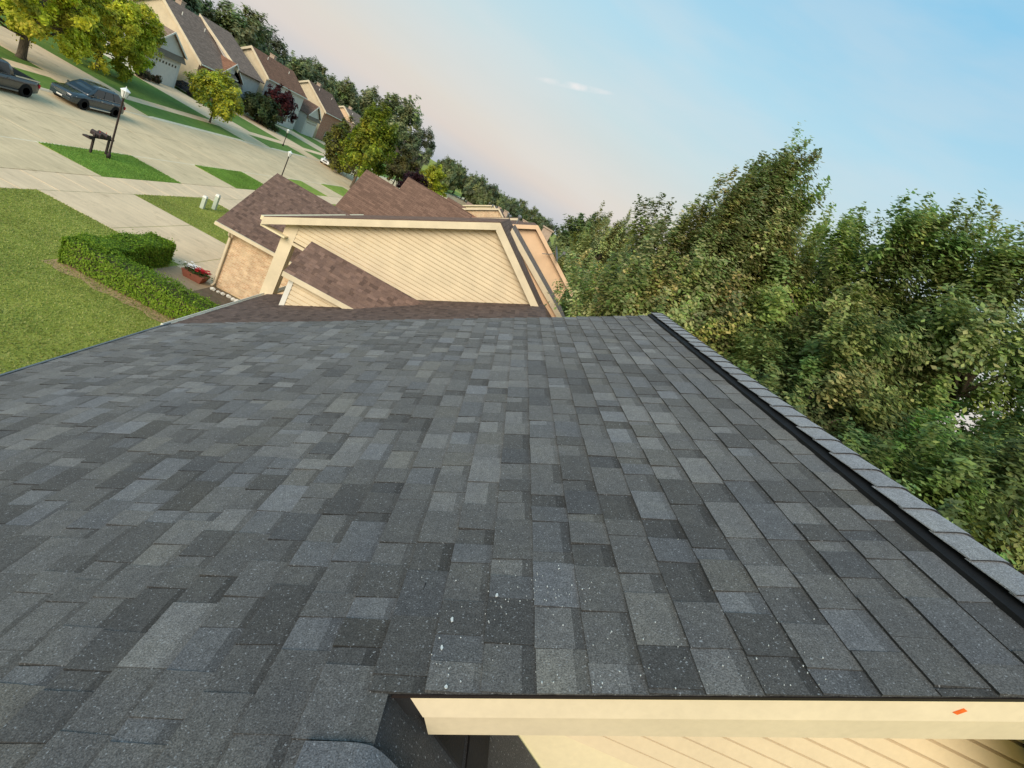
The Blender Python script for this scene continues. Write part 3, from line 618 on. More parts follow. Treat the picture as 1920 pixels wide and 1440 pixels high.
# ridge vent and ridge caps
V_C = V_APEX
mb = MB()
for sgn in (0,):
    vp = [RP(V_VENT, Y_NEAR-.01, 0.004), RP(V_VENT+0.006, Y_NEAR-.01, 0.022), RP(V_C, Y_NEAR-.01, 0.024)]
    def mirror(p): return Vector((2*ax-p.x, p.y, p.z))
    prof = [vp[0], vp[1], vp[2], mirror(vp[1]), mirror(vp[0])]
    b_ = [Vector((p.x, Y_NEAR-.012, p.z)) for p in prof]; t_ = [Vector((p.x, Y_FAR+.008, p.z)) for p in prof]
    mb.hexa(b_, t_)
vent = mb.obj('ridge_vent', 'black_vent', house)
def ridge_cap(y0, y1, v_edge, apex_v, h0, col, r, parent, name='ridge_cap', droop=0.0):
    """one cap shingle folded over the ridge; near edge lies over the next"""
    mb = MB(); a_x = RP(apex_v, 0).x; a_z = RP(apex_v, 0).z+h0/CA; wv = apex_v-v_edge
    def ring(y, lift, th):
        pts = []
        n = 5
        for i in range(-n, n+1):
            s_ = i/n*wv*1.0
            rad_ = 0.035; z_ = -math.tan(PA)*CA*(math.sqrt(s_*s_+rad_*rad_)-rad_)
            pts.append(Vector((a_x+s_*CA, y, a_z+z_+lift)))
        return pts, [p+Vector((0, 0, -th)) for p in pts]
    jt = r.uniform(-0.004, 0.004)
    t0, u0 = ring(y0+jt, 0.0105, 0.0050); t1, u1 = ring(y1+0.02, 0.001, 0.0022)
    for i in range(len(t0)-1):
        mb.face([t0[i], t0[i+1], t1[i+1], t1[i]], col); mb.face([u0[i+1], u0[i], u1[i], u1[i+1]], col)
        mb.face([t0[i+1], t0[i], u0[i], u0[i+1]], (.02, .02, .021, 1))
    mb.face([t0[0], t1[0], u1[0], u0[0]], col); mb.face([t1[-1], t0[-1], u0[-1], u1[-1]], col)
    return mb.obj(name, 'charcoal_shingle', parent)
y = Y_NEAR-0.01
while y < Y_FAR:
    g_ = rs_.uniform(0.19, 0.23); cc_ = (g_, g_*1.01, g_*1.05, 1)
    ridge_cap(y, min(y+0.152, Y_FAR+.01), V_VENT+0.018+rs_.uniform(-.006, .006), V_APEX, 0.026, cc_, rs_, vent); y += 0.152

# near rake: drip edge, fascia boards, gable wall
V_F0 = -0.30
def rake_board(name, mat, v0, v1, y0, y1, h_top, h_bot, left_cut=0.0, tilt=0.0, mir=False):
    mb = MB(); T = Vector((0, tilt, 0))
    lo = [RP(v0+left_cut, y0, 0)+T, RP(v1, y0, 0)+T, RP(v1, y1, 0), RP(v0+left_cut, y1, 0)]
    b_ = [p+Vector((0, 0, h_bot)) for p in lo]; lo2 = [RP(v0, y0, 0), RP(v1, y0, 0), RP(v1, y1, 0), RP(v0, y1, 0)]
    t_ = [p+Vector((0, 0, h_top)) for p in lo2]
    if mir: b_ = [Vector((2*ax-p.x, p.y, p.z)) for p in b_]; t_ = [Vector((2*ax-p.x, p.y, p.z)) for p in t_]
    mb.hexa(b_, t_); return mb.obj(name, mat, house)
for nm_, mt_, ya_, yb_, h0_, h1_, tl_ in (('drip_edge', 'drip_edge', Y_NEAR-0.002, Y_NEAR+0.03, -0.001, -0.012, 0), ('rake_fascia', 'cream_paint', Y_NEAR+0.006, Y_NEAR+0.03, -0.0125, -0.104, 0), ('rake_fascia', 'cream_paint', Y_NEAR+0.012, Y_NEAR+0.05, -0.105, -0.222, .012), ('soffit', 'tan_paint', Y_NEAR+0.055, 1.27, -0.135, -0.148, 0)):
    rake_board(nm_, mt_, -3.0, V_APEX-.002, ya_, yb_, h0_, h1_, 0, tl_, True)
rake_board('drip_edge', 'drip_edge', V_NOTCH+0.02, V_APEX, Y_NEAR-0.002, Y_NEAR+0.03, -0.001, -0.012)
rake_board('rake_trim', 'pale_cream', V_F0+0.005, V_APEX, Y_NEAR+0.003, Y_NEAR+0.03, -0.0125, -0.021)
rake_board('rake_fascia', 'cream_paint', V_F0, V_APEX, Y_NEAR+0.006, Y_NEAR+0.03, -0.0215, -0.104, 0.07)
rake_board('rake_fascia', 'cream_paint', V_F0+0.072, V_APEX, Y_NEAR+0.010, Y_NEAR+0.05, -0.105, -0.222, 0.06, .022)
rake_board('soffit', 'tan_paint', V_F0+0.10, V_APEX, Y_NEAR+0.055, 1.27, -0.135, -0.148)
Y_W = 1.30
def uz(x, y, Y):                       # helper: height seen at a picture point on the wall plane
    d = (x-960)/912*rt+(y-720)/912*dn+fw; return camp+d*(Y/d.y)
z_band = uz(1087, 1386, Y_W).z
mb = MB(); mb.box((-2.4, Y_W+.03, 0), (ax+3.9, Y_FAR-.35, 6.4)); mb.obj('wall', 'wall_side', house)
mb = MB()
mb.face([(-2.4, Y_W+.03, 6.4), (ax+3.9, Y_W+.03, 6.4), (ax, Y_W+.03, az_-.14), ]); mb.face([(ax+3.9, Y_FAR-.35, 6.4), (-2.4, Y_FAR-.35, 6.4), (ax, Y_FAR-.35, az_-.14)])
mb.obj('gable_wall', 'wall_side', house)
lap = (uz(1449, 1392, Y_W).z-uz(1375, 1392, Y_W).z)
z = z_band; i = 0
while z < az_-0.3:
    xl = max(0.1, ax-(az_-0.13-z)/math.tan(PA)-0.02); xr = ax+(az_-0.13-z)/math.tan(PA)
    lap_board(house, Y_W-.012, z, z+lap, xl, xr, xl, xr-lap/math.tan(PA), .05, 'cream_siding', .30); z += lap
mb = MB(); mb.hexa([(0.1, Y_W+.004, z_band-.62), (3.4, Y_W+.004, z_band-.62), (3.4, Y_W+.026, z_band-.62), (.1, Y_W+.026, z_band-.62)], [(0.1, Y_W+.004, z_band-.003), (3.4, Y_W+.004, z_band-.003), (3.4, Y_W+.026, z_band-.003), (.1, Y_W+.026, z_band-.003)])
mb.obj('band_board', 'pale_cream', house)
# dark lower ridge and valley left of the fascia
xa, za = RP(V_NOTCH, 0).x, RP(V_NOTCH, 0).z
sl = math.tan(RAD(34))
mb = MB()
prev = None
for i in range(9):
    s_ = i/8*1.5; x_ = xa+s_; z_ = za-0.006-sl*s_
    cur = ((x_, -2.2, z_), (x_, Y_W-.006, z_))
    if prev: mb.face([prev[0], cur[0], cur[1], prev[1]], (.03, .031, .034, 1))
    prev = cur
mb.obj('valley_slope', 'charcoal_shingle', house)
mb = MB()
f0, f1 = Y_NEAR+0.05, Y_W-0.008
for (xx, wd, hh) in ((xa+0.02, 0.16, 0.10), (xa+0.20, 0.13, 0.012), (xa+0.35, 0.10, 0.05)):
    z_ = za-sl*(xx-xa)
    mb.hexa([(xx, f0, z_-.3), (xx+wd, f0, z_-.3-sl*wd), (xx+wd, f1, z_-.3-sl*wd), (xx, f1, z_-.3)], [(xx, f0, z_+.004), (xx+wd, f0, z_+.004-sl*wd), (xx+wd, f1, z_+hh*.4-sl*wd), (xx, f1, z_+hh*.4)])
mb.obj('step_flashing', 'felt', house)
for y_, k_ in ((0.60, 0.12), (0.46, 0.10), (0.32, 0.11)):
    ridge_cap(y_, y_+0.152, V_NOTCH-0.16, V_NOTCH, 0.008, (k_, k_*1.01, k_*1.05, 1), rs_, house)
# eave gutter of the grey roof
def gutter(name, mat, p0, p1, parent, out_dir=(-1, 0, 0), w_=0.12, h_=0.12):
    o_ = Vector(out_dir); up = Vector((0, 0, 1)); prof = [(0, 0), (0, -h_), (w_*.6, -h_), (w_, -h_*.35), (w_, 0.008), (w_-.016, 0.008), (w_-.016, -h_*.33), (w_*.56, -h_+.012), (.012, -h_+.012), (.012, 0)]
    mb = MB(); mb.hexa([Vector(p0)+o_*a+up*b for a, b in prof], [Vector(p1)+o_*a+up*b for a, b in prof]); return mb.obj(name, mat, parent)
e0 = RP(V_EAVE+.02, 0, -0.01)
gutter('gutter', 'metal_grey', (e0.x, -2.2, e0.z), (e0.x, Y_FAR, e0.z), house, w_=0.055)
mb = MB(); mb.box((e0.x+.005, -2.2, e0.z-.2), (e0.x+.03, Y_FAR-.02, e0.z-.005)); mb.obj('eave_fascia', 'cream_paint', house)

# chips and grit lying on the roof
def roof_at(x, y):
    d = (x-960)/912*rt+(y-720)/912*dn+fw; n_ = Vector((-SA, 0, CA)); t_ = -DD/d.dot(n_); p_ = d*t_; return p_.dot(Vector((CA, 0, SA))), p_.y
def flake(mb, v, y, rx, ry, r, h=0.0125, n=7, rot=0.0):
    a0 = []
    for i in range(n):
        a = 2*math.pi*i/n; q_ = r.uniform(0.75, 1.15); cx, cy = rx*q_*math.cos(a), ry*q_*math.sin(a)
        a0.append((v+cx*math.cos(rot)-cy*math.sin(rot), y+cx*math.sin(rot)+cy*math.cos(rot)))
    mb.hexa([RP(a, b, h) for a, b in a0], [RP(a, b, h+0.002+r.uniform(0, .0015)) for a, b in a0])
for lab, (x, y_), (rx, ry) in (('pale paint chip upper right of the three large ones', (932, 1123), (.0042, .0075)), ('pale paint chip in the middle of the three large ones', (848, 1169), (.0045, .009)), ('pale paint chip lowest of the three large ones', (829, 1222), (.0042, .008)),
                              ('small pale chip near the fascia left end', (837, 1296), (.0045, .0055))):
    mb = MB(); v_, yy = roof_at(x, y_); flake(mb, v_, yy, rx, ry, rs_, 0.0135, 9, rs_.uniform(-.4, .2)); tag(mb.obj('paint_chip', 'paint_chip'), lab+' on the grey shingles', 'chip')
mb = MB()
for i in range(150):
    if i < 38: x, y_ = rs_.gauss(1035, 45), rs_.gauss(1105, 24)
    elif i < 62: x, y_ = rs_.gauss(935, 55), rs_.gauss(1115, 40)
    else: x, y_ = rs_.uniform(780, 1560), 1308-abs(rs_.gauss(0, 120))
    v_, yy = roof_at(x, y_)
    if yy < Y_NEAR+0.01: continue
    s_ = rs_.choice((.0008, .001, .0012, .0015, .002)); flake(mb, v_, yy, s_, s_*rs_.uniform(.8, 1.4), rs_, 0.0125, 5)
o = mb.obj('grit_specks', 'paint_chip'); o['kind'] = 'stuff'; o['label'] = 'scattered white grit specks on the grey shingles'; o['category'] = 'grit'
pm = uz(1803, 1337, Y_NEAR); vm = RP(0, 0)
mb = MB(); mb.hexa([(pm.x-.012, Y_NEAR+.0035, pm.z-.012), (pm.x+.002, Y_NEAR+.0035, pm.z-.012), (pm.x+.014, Y_NEAR+.0035, pm.z+.010), (pm.x+.002, Y_NEAR+.0035, pm.z+.012)], [(pm.x-.012, Y_NEAR+.0055, pm.z-.012), (pm.x+.002, Y_NEAR+.0055, pm.z-.012), (pm.x+.014, Y_NEAR+.0055, pm.z+.010), (pm.x+.002, Y_NEAR+.0055, pm.z+.012)])
mb.obj('paint_mark', 'orange_mark', house)['label'] = 'bright orange paint mark on the cream fascia'

# ---------------------------------------------------------------- the brown-roofed neighbour
def tabs_on(mb, o, u, v, n_, u0, u1, v0, v1, base, r, expo=0.145, clip=None):
    o, u, v, n_ = Vector(o), Vector(u), Vector(v), Vector(n_); a = v0
    while a < v1:
        b = min(a+expo, v1); y = u0-r.uniform(0, .2)
        while y < u1:
            wd = r.choice((0.1, 0.13, 0.16, 0.2, 0.24)); p, q_ = max(y, u0), min(y+wd, u1)
            if q_-p > 0.02 and (clip is None or clip((p+q_)/2, (a+b)/2)):
                t_ = r.random(); f = r.uniform(0.86, 1.1) if t_ < .7 else (r.uniform(0.62, .8) if t_ < .88 else r.uniform(1.12, 1.28))
                col = (base[0]*f, base[1]*f, base[2]*f, 1); h_ = 0.012 if r.random() < .5 else 0.006
                P = lambda uu, vv, hh: o+u*uu+v*vv+n_*hh
                mb.face([P(p, a, h_), P(q_, a, h_), P(q_, b, .003), P(p, b, .003)], col); mb.face([P(p, a, 0), P(q_, a, 0), P(q_, a, h_), P(p, a, h_)], (col[0]*.8, col[1]*.8, col[2]*.8, 1))
            y += wd
        a = b
BROWN = lin((118, 94, 82)); BROWN_D = lin((112, 90, 79)); BROWN_L = lin((97, 81, 74))
n1 = thing('brown_roofed_house', 'cream-sided house with brown shingle roofs beyond the grey roof', 'house', (-3, 20, 0))
tl = math.tan(RAD(27.7)); cl, sl_ = math.cos(RAD(27.7)), math.sin(RAD(27.7))
EX, EZ = -6.9, 2.80                                   # eave of the low front slope
YA, YB, YC = 12.62, 18.0, 29.0
RX, RZ = 2.25, 2.80+(2.25+6.9)*tl
mb = MB(); slab_roof(mb, [(EX, YA, EZ), (EX, YB+.1, EZ), (RX, YB+.1, RZ), (RX, YA, RZ)], .14); slab_roof(mb, [(RX, YA, RZ), (RX, YB+.1, RZ), (RX+3, YB+.1, RZ-3*tl), (RX+3, YA, RZ-3*tl)], .14)
low_roof = mb.obj('low_roof', 'roof_brown', n1)
mb = MB(); tabs_on(mb, (EX, YA, EZ), (0, 1, 0), (cl, 0, sl_), (-sl_, 0, cl), 0, YB-YA, 0, (RX-EX)/cl, BROWN_L, rs_)
mb.obj('shingles', 'brown_shingle', low_roof)['kind'] = 'stuff'
gutter('gutter', 'gutter_white', (EX+.01, YA-.03, EZ-.01), (EX+.01, YB+4.4, EZ-.01), n1, w_=.13)
mb = MB(); mb.box((EX-.13, YA-.06, EZ-.12), (EX+.06, YA-.035, EZ+.01)); mb.hexa([(EX, YA-.03, EZ-.2), (EX+.9, YA-.03, EZ-.2+.9*tl), (EX+.9, YA, EZ-.2+.9*tl), (EX, YA, EZ-.2)], [(EX, YA-.03, EZ-.02), (EX+.9, YA-.03, EZ-.02+.9*tl), (EX+.9, YA, EZ-.02+.9*tl), (EX, YA, EZ-.02)])
mb.obj('rake_end', 'white_trim', n1)
mb = MB(); mb.box((-5.3, YA+.3, 0), (4.2, YC, 2.7)); mb.obj('ground_floor_wall', 'wall_side', n1)
mb = MB(); zl_ = lambda x: EZ+(x-EX)*tl-.17
mb.hexa([(-6.3, YA+.26, 0), (4.4, YA+.26, 0), (4.4, YA+.26, RZ-(4.4-RX)*tl-.17), (RX, YA+.26, RZ-.17), (-6.3, YA+.26, zl_(-6.3))], [(-6.3, YA+.295, 0), (4.4, YA+.295, 0), (4.4, YA+.295, RZ-(4.4-RX)*tl-.17), (RX, YA+.295, RZ-.17), (-6.3, YA+.295, zl_(-6.3))]); mb.obj('low_gable_wall', 'cream_siding', n1)
mb = MB(); mb.face([(-6.3, YA+.295, 0), (-6.3, YB-.1, 0), (-6.3, YB-.1, zl_(-6.3)), (-6.3, YA+.295, zl_(-6.3))]); mb.obj('low_front_wall', 'tan_brick', n1)
# the big gable
GX, GZ = -0.57, 9.36                                   # apex of the rake (top)
tlL = (9.36-5.46)/(7.79-.57); tR = (9.36-7.50)/(2.10+.57)
def rk(x): return GZ-(GX-x)*tlL if x < GX else GZ-(x-GX)*tR
XL, XR = -7.82, 4.3
mb = MB(); slab_roof(mb, [(XL, YB-.32, rk(XL)), (XL, YC, rk(XL)), (GX, YC, GZ), (GX, YB-.32, GZ)], .16); slab_roof(mb, [(GX, YB-.32, GZ), (GX, YC, GZ), (XR, YC, rk(XR)), (XR, YB-.32, rk(XR))], .16)
mroof = mb.obj('main_roof', 'roof_brown', n1)
# rake boards
def board2(name, mat, a, b, y0, y1, d0, d1, parent):
    mb = MB(); a, b = Vector(a), Vector(b)
    mb.hexa([(a.x, y0, a.z-d1), (b.x, y0, b.z-d1), (b.x, y1, b.z-d1), (a.x, y1, a.z-d1)], [(a.x, y0, a.z-d0), (b.x, y0, b.z-d0), (b.x, y1, b.z-d0), (a.x, y1, a.z-d0)]); return mb.obj(name, mat, parent)
board2('rake_board', 'cream_paint', (XL, 0, rk(XL)), (GX, 0, GZ), YB-.36, YB-.322, .03, .30, n1)
board2('rake_board', 'cream_paint', (GX+.002, 0, GZ), (2.75, 0, rk(2.75)), YB-.36, YB-.322, .03, .34, n1)
board2('soffit', 'pale_cream', (XL+.05, 0, rk(XL)), (GX, 0, GZ), YB-.32, YB-.0, .17, .19, n1)
board2('soffit', 'pale_cream', (GX, 0, GZ), (2.7, 0, rk(2.7)), YB-.32, YB-.0, .17, .19, n1)
mb = MB(); mb.box((XL-.02, YB-.30, rk(XL)-.36), (-6.95, YB+.1, rk(XL)-.30)); mb.obj('eave_return', 'pale_cream', n1)
mb = MB(); mb.box((XL-.1, YB-.3, rk(XL)-.16), (XL-.004, YC, rk(XL)-.01)); mb.obj('main_gutter', 'pale_cream', n1)
mb = MB(); mb.face([(-5.5, YB+.04, 2.6), (3.4, YB+.04, 2.6), (3.4, YB+.04, rk(3.4)-.2), (GX, YB+.04, GZ-.2), (-6.94, YB+.04, rk(-6.94)-.2), (-6.94, YB+.04, 5.06), (-5.5, YB+.04, 5.06)]); mb.face([(-6.94, YB+.04, 5.06), (-6.94, YB+.04, rk(-6.94)-.2), (-6.94, YC, rk(-6.94)-.2), (-6.94, YC, 5.06)]); mb.obj('gable_wall', 'cream_siding', n1)
mb = MB(); mb.box((-7.0, YB-.03, 4.93), (-5.2, YB+.3, 5.03)); mb.obj('porch_beam', 'cream_paint', n1)
mb = MB(); mb.face([(-5.4, YB+.05, 0), (-5.4, 22.8, 0), (-5.4, 22.8, 5.5), (-5.4, YB+.05, 5.5)]); mb.obj('porch_wall', 'tan_brick', n1)
lapn = 0.155; z = 2.60+.001; DX_OPEN = -5.5
def xlow(z): return EX+(z-EZ)/tl                     # where the low roof meets the wall
while z < GZ-.36:
    z1 = z+lapn
    def lims(zz):
        l = max(-6.9, GX-(GZ-.2-zz)/tlL); r_ = min(max(-6.9, xlow(zz)), GX+(GZ-.2-zz)/tR, 3.4); return l, r_
    (l0, r0), (l1, r1) = lims(z), lims(z1+.0)
    if z < 5.02: l0 = max(l0, DX_OPEN); l1 = max(l1, DX_OPEN)
    if r0 > l0+.05 or r1 > l1+.05:
        r0 = max(r0, l0+.02); r1 = max(r1, l1+.02); lap_board(n1, YB-.012+rs_.uniform(-.003, .003), z, z1, l0, r0, l1, r1, .042, 'cream_siding', .24)
    z = z1
mb = MB(); mb.box((-7.16, YB-.02, 2.45), (-6.72, YB+.34, rk(-6.9)-.3)); mb.obj('corner_board', 'cream_paint', n1)
# the small cross gable on the low roof, ridge along X
DY0, DYR, DZ0, DZR = 16.0, 17.15, 4.74, 5.62
DXL = -5.86
mb = MB()
xe = lambda z: EX+(z-EZ)/tl
slab_roof(mb, [(DXL, DY0-.18, DZ0-.1), (xe(DZ0-.1)+.2, DY0-.18, DZ0-.1), (xe(DZR)+.2, DYR, DZR), (DXL, DYR, DZR)], .08)
slab_roof(mb, [(DXL, DYR, DZR), (xe(DZR)+.2, DYR, DZR), (xe(DZ0)+.2, DYR+1.1, DZ0-.1), (DXL, DYR+1.1, DZ0-.1)], .08)
droof = mb.obj('cross_gable_roof', 'roof_brown', n1)
dv = Vector((0, DYR-DY0+.18, DZR-DZ0+.1)); dlen = dv.length; dv.normalize()
mb = MB(); tabs_on(mb, (DXL, DY0-.18, DZ0-.1), (1, 0, 0), dv, (0, -dv.z, dv.y), 0, xe(DZR)-DXL+.1, 0, dlen, BROWN, rs_, clip=lambda uu, vv: DXL+uu < xe(DZ0-.1+vv*dv.z)+.15)
mb.obj('shingles', 'brown_shingle', droof)['kind'] = 'stuff'
mb = MB(); mb.hexa([(DXL, DY0-.21, DZ0-.26), (xe(DZ0-.26), DY0-.21, DZ0-.26), (xe(DZ0-.26), DY0-.182, DZ0-.26), (DXL, DY0-.182, DZ0-.26)], [(DXL, DY0-.21, DZ0-.09), (xe(DZ0-.09)+.05, DY0-.21, DZ0-.09), (xe(DZ0-.09)+.05, DY0-.182, DZ0-.09), (DXL, DY0-.182, DZ0-.09)]); mb.obj('cross_gable_fascia', 'cream_paint', n1)
mb = MB(); mb.box((DXL+.0, DY0-.18, DZ0-.24), (xe(DZ0-.22), DY0, DZ0-.20)); mb.obj('soffit', 'pale_cream', n1)
z = EZ+(-5.5-EX)*tl-.02
while z < DZ0-.22:
    z1 = z+.16; x1 = xe(z); x2 = xe(z1)
    lap_board(n1, DY0-.012, z, z1, -5.5, max(x1, -5.48), -5.5, x2, .05, 'cream_siding', .26); z = z1
mb = MB(); mb.box((-5.66, DY0-.03, EZ+(-5.66-EX)*tl-.03), (-5.5, DY0+.12, DZ0-.22)); mb.obj('corner_board', 'white_trim', n1)
mb = MB(); mb.face([(-5.6, DY0, 3.3), (-5.6, DYR+1, 3.3), (-5.6, DYR+1, DZ0-.1), (-5.6, DYR, DZR-.1), (-5.6, DY0, DZ0-.1)]); mb.obj('cross_gable_front', 'cream_siding', n1)
# raised rear part of the roof with its own rake
R2x, R2z, R2y = -0.05, 9.24, 21.9; t2 = (9.24-7.01)/(3.82)
mb = MB(); slab_roof(mb, [(R2x-.1, R2y, R2z), (R2x-.1, YC, R2z), (4.6, YC, R2z-(4.6-R2x)*t2), (4.6, R2y, R2z-(4.6-R2x)*t2)], .1); mb.obj('rear_roof', 'roof_taupe', n1)
board2('rear_rake_board', 'cream_paint', (R2x-.1, 0, R2z), (4.6, 0, R2z-(4.6-R2x)*t2), R2y-.05, R2y-.003, .0, .26, n1)
board2('rear_wall', 'peach_siding', (R2x-.1, 0, R2z), (4.4, 0, R2z-(4.4-R2x)*t2), R2y+.1, R2y+.15, .1, .9, n1)
# the garage wing: brick side wall, gable roof towards the street
def garage(parent, y0, y1, xf, xb, ez, rz, mat_wall, mat_roof, overh=.38, shing=None, xo=.6):
    ym = (y0+y1)/2; ya, yb = y0-overh, y1+overh; t_ = (rz-ez)/(ym-ya)
    mb = MB(); slab_roof(mb, [(xf-xo, ya, ez), (xb, ya, ez), (xb, ym, rz), (xf-xo, ym, rz)], .12); slab_roof(mb, [(xf-xo, ym, rz), (xb, ym, rz), (xb, yb, ez), (xf-xo, yb, ez)], .12)
    r_ = mb.obj('garage_roof', mat_roof, parent)
    if shing:
        v_ = Vector((0, ym-ya, rz-ez)); ln = v_.length; v_.normalize(); mb = MB(); tabs_on(mb, (xf-xo, ya, ez), (1, 0, 0), v_, (0, -v_.z, v_.y), 0, xb-xf+xo, 0, ln, shing, rs_); mb.obj('shingles', 'brown_shingle', r_)['kind'] = 'stuff'
    mb = MB()
    wall_face(mb, [(xf, y0, 0), (xb, y0, 0), (xb, y0, ez+.1), (xf, y0, ez+.1)]); wall_face(mb, [(xb, y1, 0), (xf, y1, 0), (xf, y1, ez+.1), (xb, y1, ez+.1)])
    wall_face(mb, [(xf, y1, 0), (xf, y0, 0), (xf, y0, ez+overh*t_-.05), (xf, ym, rz-.13), (xf, y1, ez+overh*t_-.05)])
    w_ = mb.obj('garage_wall', mat_wall, parent)
    s_ = 1 if xb > xf else -1
    mb = MB(); mb.box((xf-.03*s_, y0+.7, .02), (xf-.012*s_, y1-.7, 2.2)); d_ = mb.obj('garage_door', 'tan_door', parent)
    mb = MB(); mb.box((xf-xo, ya-.1, ez-.16), (xb, ya-.004, ez-.005)); mb.obj('garage_gutter', 'cream_paint', parent)
    return r_
garage(n1, 22.8, 29.6, -11.15, -6.4, 2.98, 5.52, 'tan_brick', 'roof_brown', shing=BROWN_D, xo=.55)
mb = MB(); mb.tube([(-7.6, 25.6, 5.0), (-7.6, 25.6, 5.55)], .05, 8); mb.obj('vent_pipe', 'gutter_white', n1)
mb = MB(); mb.box((-11.7, 22.44, 2.83), (-6.96, 22.8, 2.86)); mb.obj('garage_soffit', 'pale_cream', n1)
mb = MB(); mb.tube([(-11.0, 22.38, 2.82), (-11.02, 22.45, 2.66), (-11.05, 22.70, 2.5), (-11.05, 22.72, .18), (-11.05, 22.52, .06)], .048, 8); mb.obj('downspout', 'cream_paint', n1)
mb = MB(); mb.box((-11.17, 22.78, 0), (-11.0, 22.795, 2.83)); mb.obj('garage_corner_trim', 'tan_brick', n1)

# ---------------------------------------------------------------- more houses on this side of the street
def near_house(label, yg, rz, ez, gx, gz, gy, roofmat, sid, depth=10.0, xf=-11.15, low=True, slope=0.56, extra=None):
    h_ = thing('street_house', label, 'house', (-3, gy+4, 0))
    garage(h_, yg-3.4, yg+3.4, xf, -4.5, ez, rz, 'tan_brick', roofmat, xo=.55)
    y1 = gy+depth; xl, xr = gx-7.0, gx+4.0
    mb = MB(); slab_roof(mb, [(xl, gy-.3, gz-7.0*slope), (xl, y1, gz-7.0*slope), (gx, y1, gz), (gx, gy-.3, gz)], .14); slab_roof(mb, [(gx, gy-.3, gz), (gx, y1, gz), (xr, y1, gz-4.0*slope*1.15), (xr, gy-.3, gz-4.0*slope*1.15)], .14); mb.obj('main_roof', roofmat, h_)
    mb = MB(); wall_face(mb, [(xl+.6, gy, 0), (xr-.5, gy, 0), (xr-.5, gy, gz-3.5*slope*1.15-.15), (gx, gy, gz-.16), (xl+.6, gy, gz-6.4*slope-.15)]); wall_face(mb, [(xl+.6, y1-.3, 0), (xl+.6, gy, 0), (xl+.6, gy, gz-6.4*slope-.15), (xl+.6, y1-.3, gz-6.4*slope-.15)])
    wall_face(mb, [(xr-.5, gy, 0), (xr-.5, y1-.3, 0), (xr-.5, y1-.3, gz-3.5*slope*1.15-.15), (xr-.5, gy, gz-3.5*slope*1.15-.15)]); mb.obj('wall', sid, h_)
    def rb(a, b): board2('rake_board', 'peach_siding' if sid == 'peach_siding' else 'cream_paint', a, b, gy-.36, gy-.303, -.02, .24, h_)
    rb((xl, 0, gz-7*slope), (gx, 0, gz)); rb((gx, 0, gz), (xr, 0, gz-4*slope*1.15))
    mb = MB(); mb.tube([(gx-1.2, gy+3, gz-.9), (gx-1.2, gy+3, gz-.25)], .05, 8); mb.lathe([(.05, -.25), (.13, -.24), (.15, -.14), (.1, -.04), (.02, -.02)], (gx-1.2, gy+3, gz), n=10); mb.obj('roof_vent', 'metal_grey', h_)
    mb = MB(); mb.box((gx+.6, gy+5.0, gz-1.2), (gx+1.3, gy+5.7, gz+.1)); mb.box((gx+.52, gy+4.92, gz+.1), (gx+1.38, gy+5.78, gz+.2)); mb.obj('chimney', 'red_brick', h_)
    return h_
dish_house = near_house('peach-gabled house with a satellite dish on its edge', 39.0, 6.88, 3.4, 1.05, 9.82, 31.0, 'roof_brown', 'peach_siding', slope=0.52)
near_house('third brown-roofed house down the near side of the street', 52.0, 7.3, 3.4, 0.2, 9.3, 44.5, 'roof_brown', 'cream_siding')
near_house('fourth house down the near side, only its roof showing', 66.0, 6.6, 3.2, -0.4, 9.2, 58.0, 'roof_rust', 'cream_siding')
near_house('fifth house down the near side, roof among small trees', 82.0, 6.2, 3.1, -3.5, 8.8, 75.0, 'roof_brown', 'tan_brick')
near_house('farthest house down the near side of the street', 110.0, 6.2, 3.1, -6, 8.4, 103.0, 'roof_taupe', 'cream_siding')
# satellite dish: bowl, feed arm, mast
dish = thing('satellite_dish', 'grey satellite dish on the roof edge of the peach gable', 'dish', (2.45, 30.55, 8.6))
cD = Vector((2.75, 30.3, 8.95)); nD = Vector((0.82, -0.15, 0.55)).normalized()
mb = MB(); u_ = nD.cross(Vector((0, 0, 1))).normalized(); v_ = nD.cross(u_)
rings = []
for i in range(6):
    r_ = .46*i/5; base = len(mb.v)
    for k_ in range(20):
        a = 2*math.pi*k_/20; mb.v.append(tuple(cD+u_*r_*math.cos(a)*1.05+v_*r_*math.sin(a)+nD*(r_*r_*.55)))
    rings.append(base)
for i in range(5):
    for k_ in range(20):
        k2 = (k_+1) % 20; mb.f.append((rings[i]+k_, rings[i]+k2, rings[i+1]+k2, rings[i+1]+k_)); mb.c.append(None); mb.uv.append(None)
mb.obj('bowl', 'metal_grey', dish, True)
mb = MB(); mb.tube([tuple(cD-v_*-.4), tuple(cD+nD*.55)], .018, 6); mb.box(tuple(cD+nD*.5-Vector((.05, .05, .05))), tuple(cD+nD*.6+Vector((.05, .05, .05)))); mb.obj('feed_arm', 'metal_grey', dish)
mb = MB(); mb.tube([(2.1, 30.62, 8.55), (2.45, 30.55, 8.72), tuple(cD-nD*.02)], .022, 6); mb.obj('mast', 'metal_grey', dish)

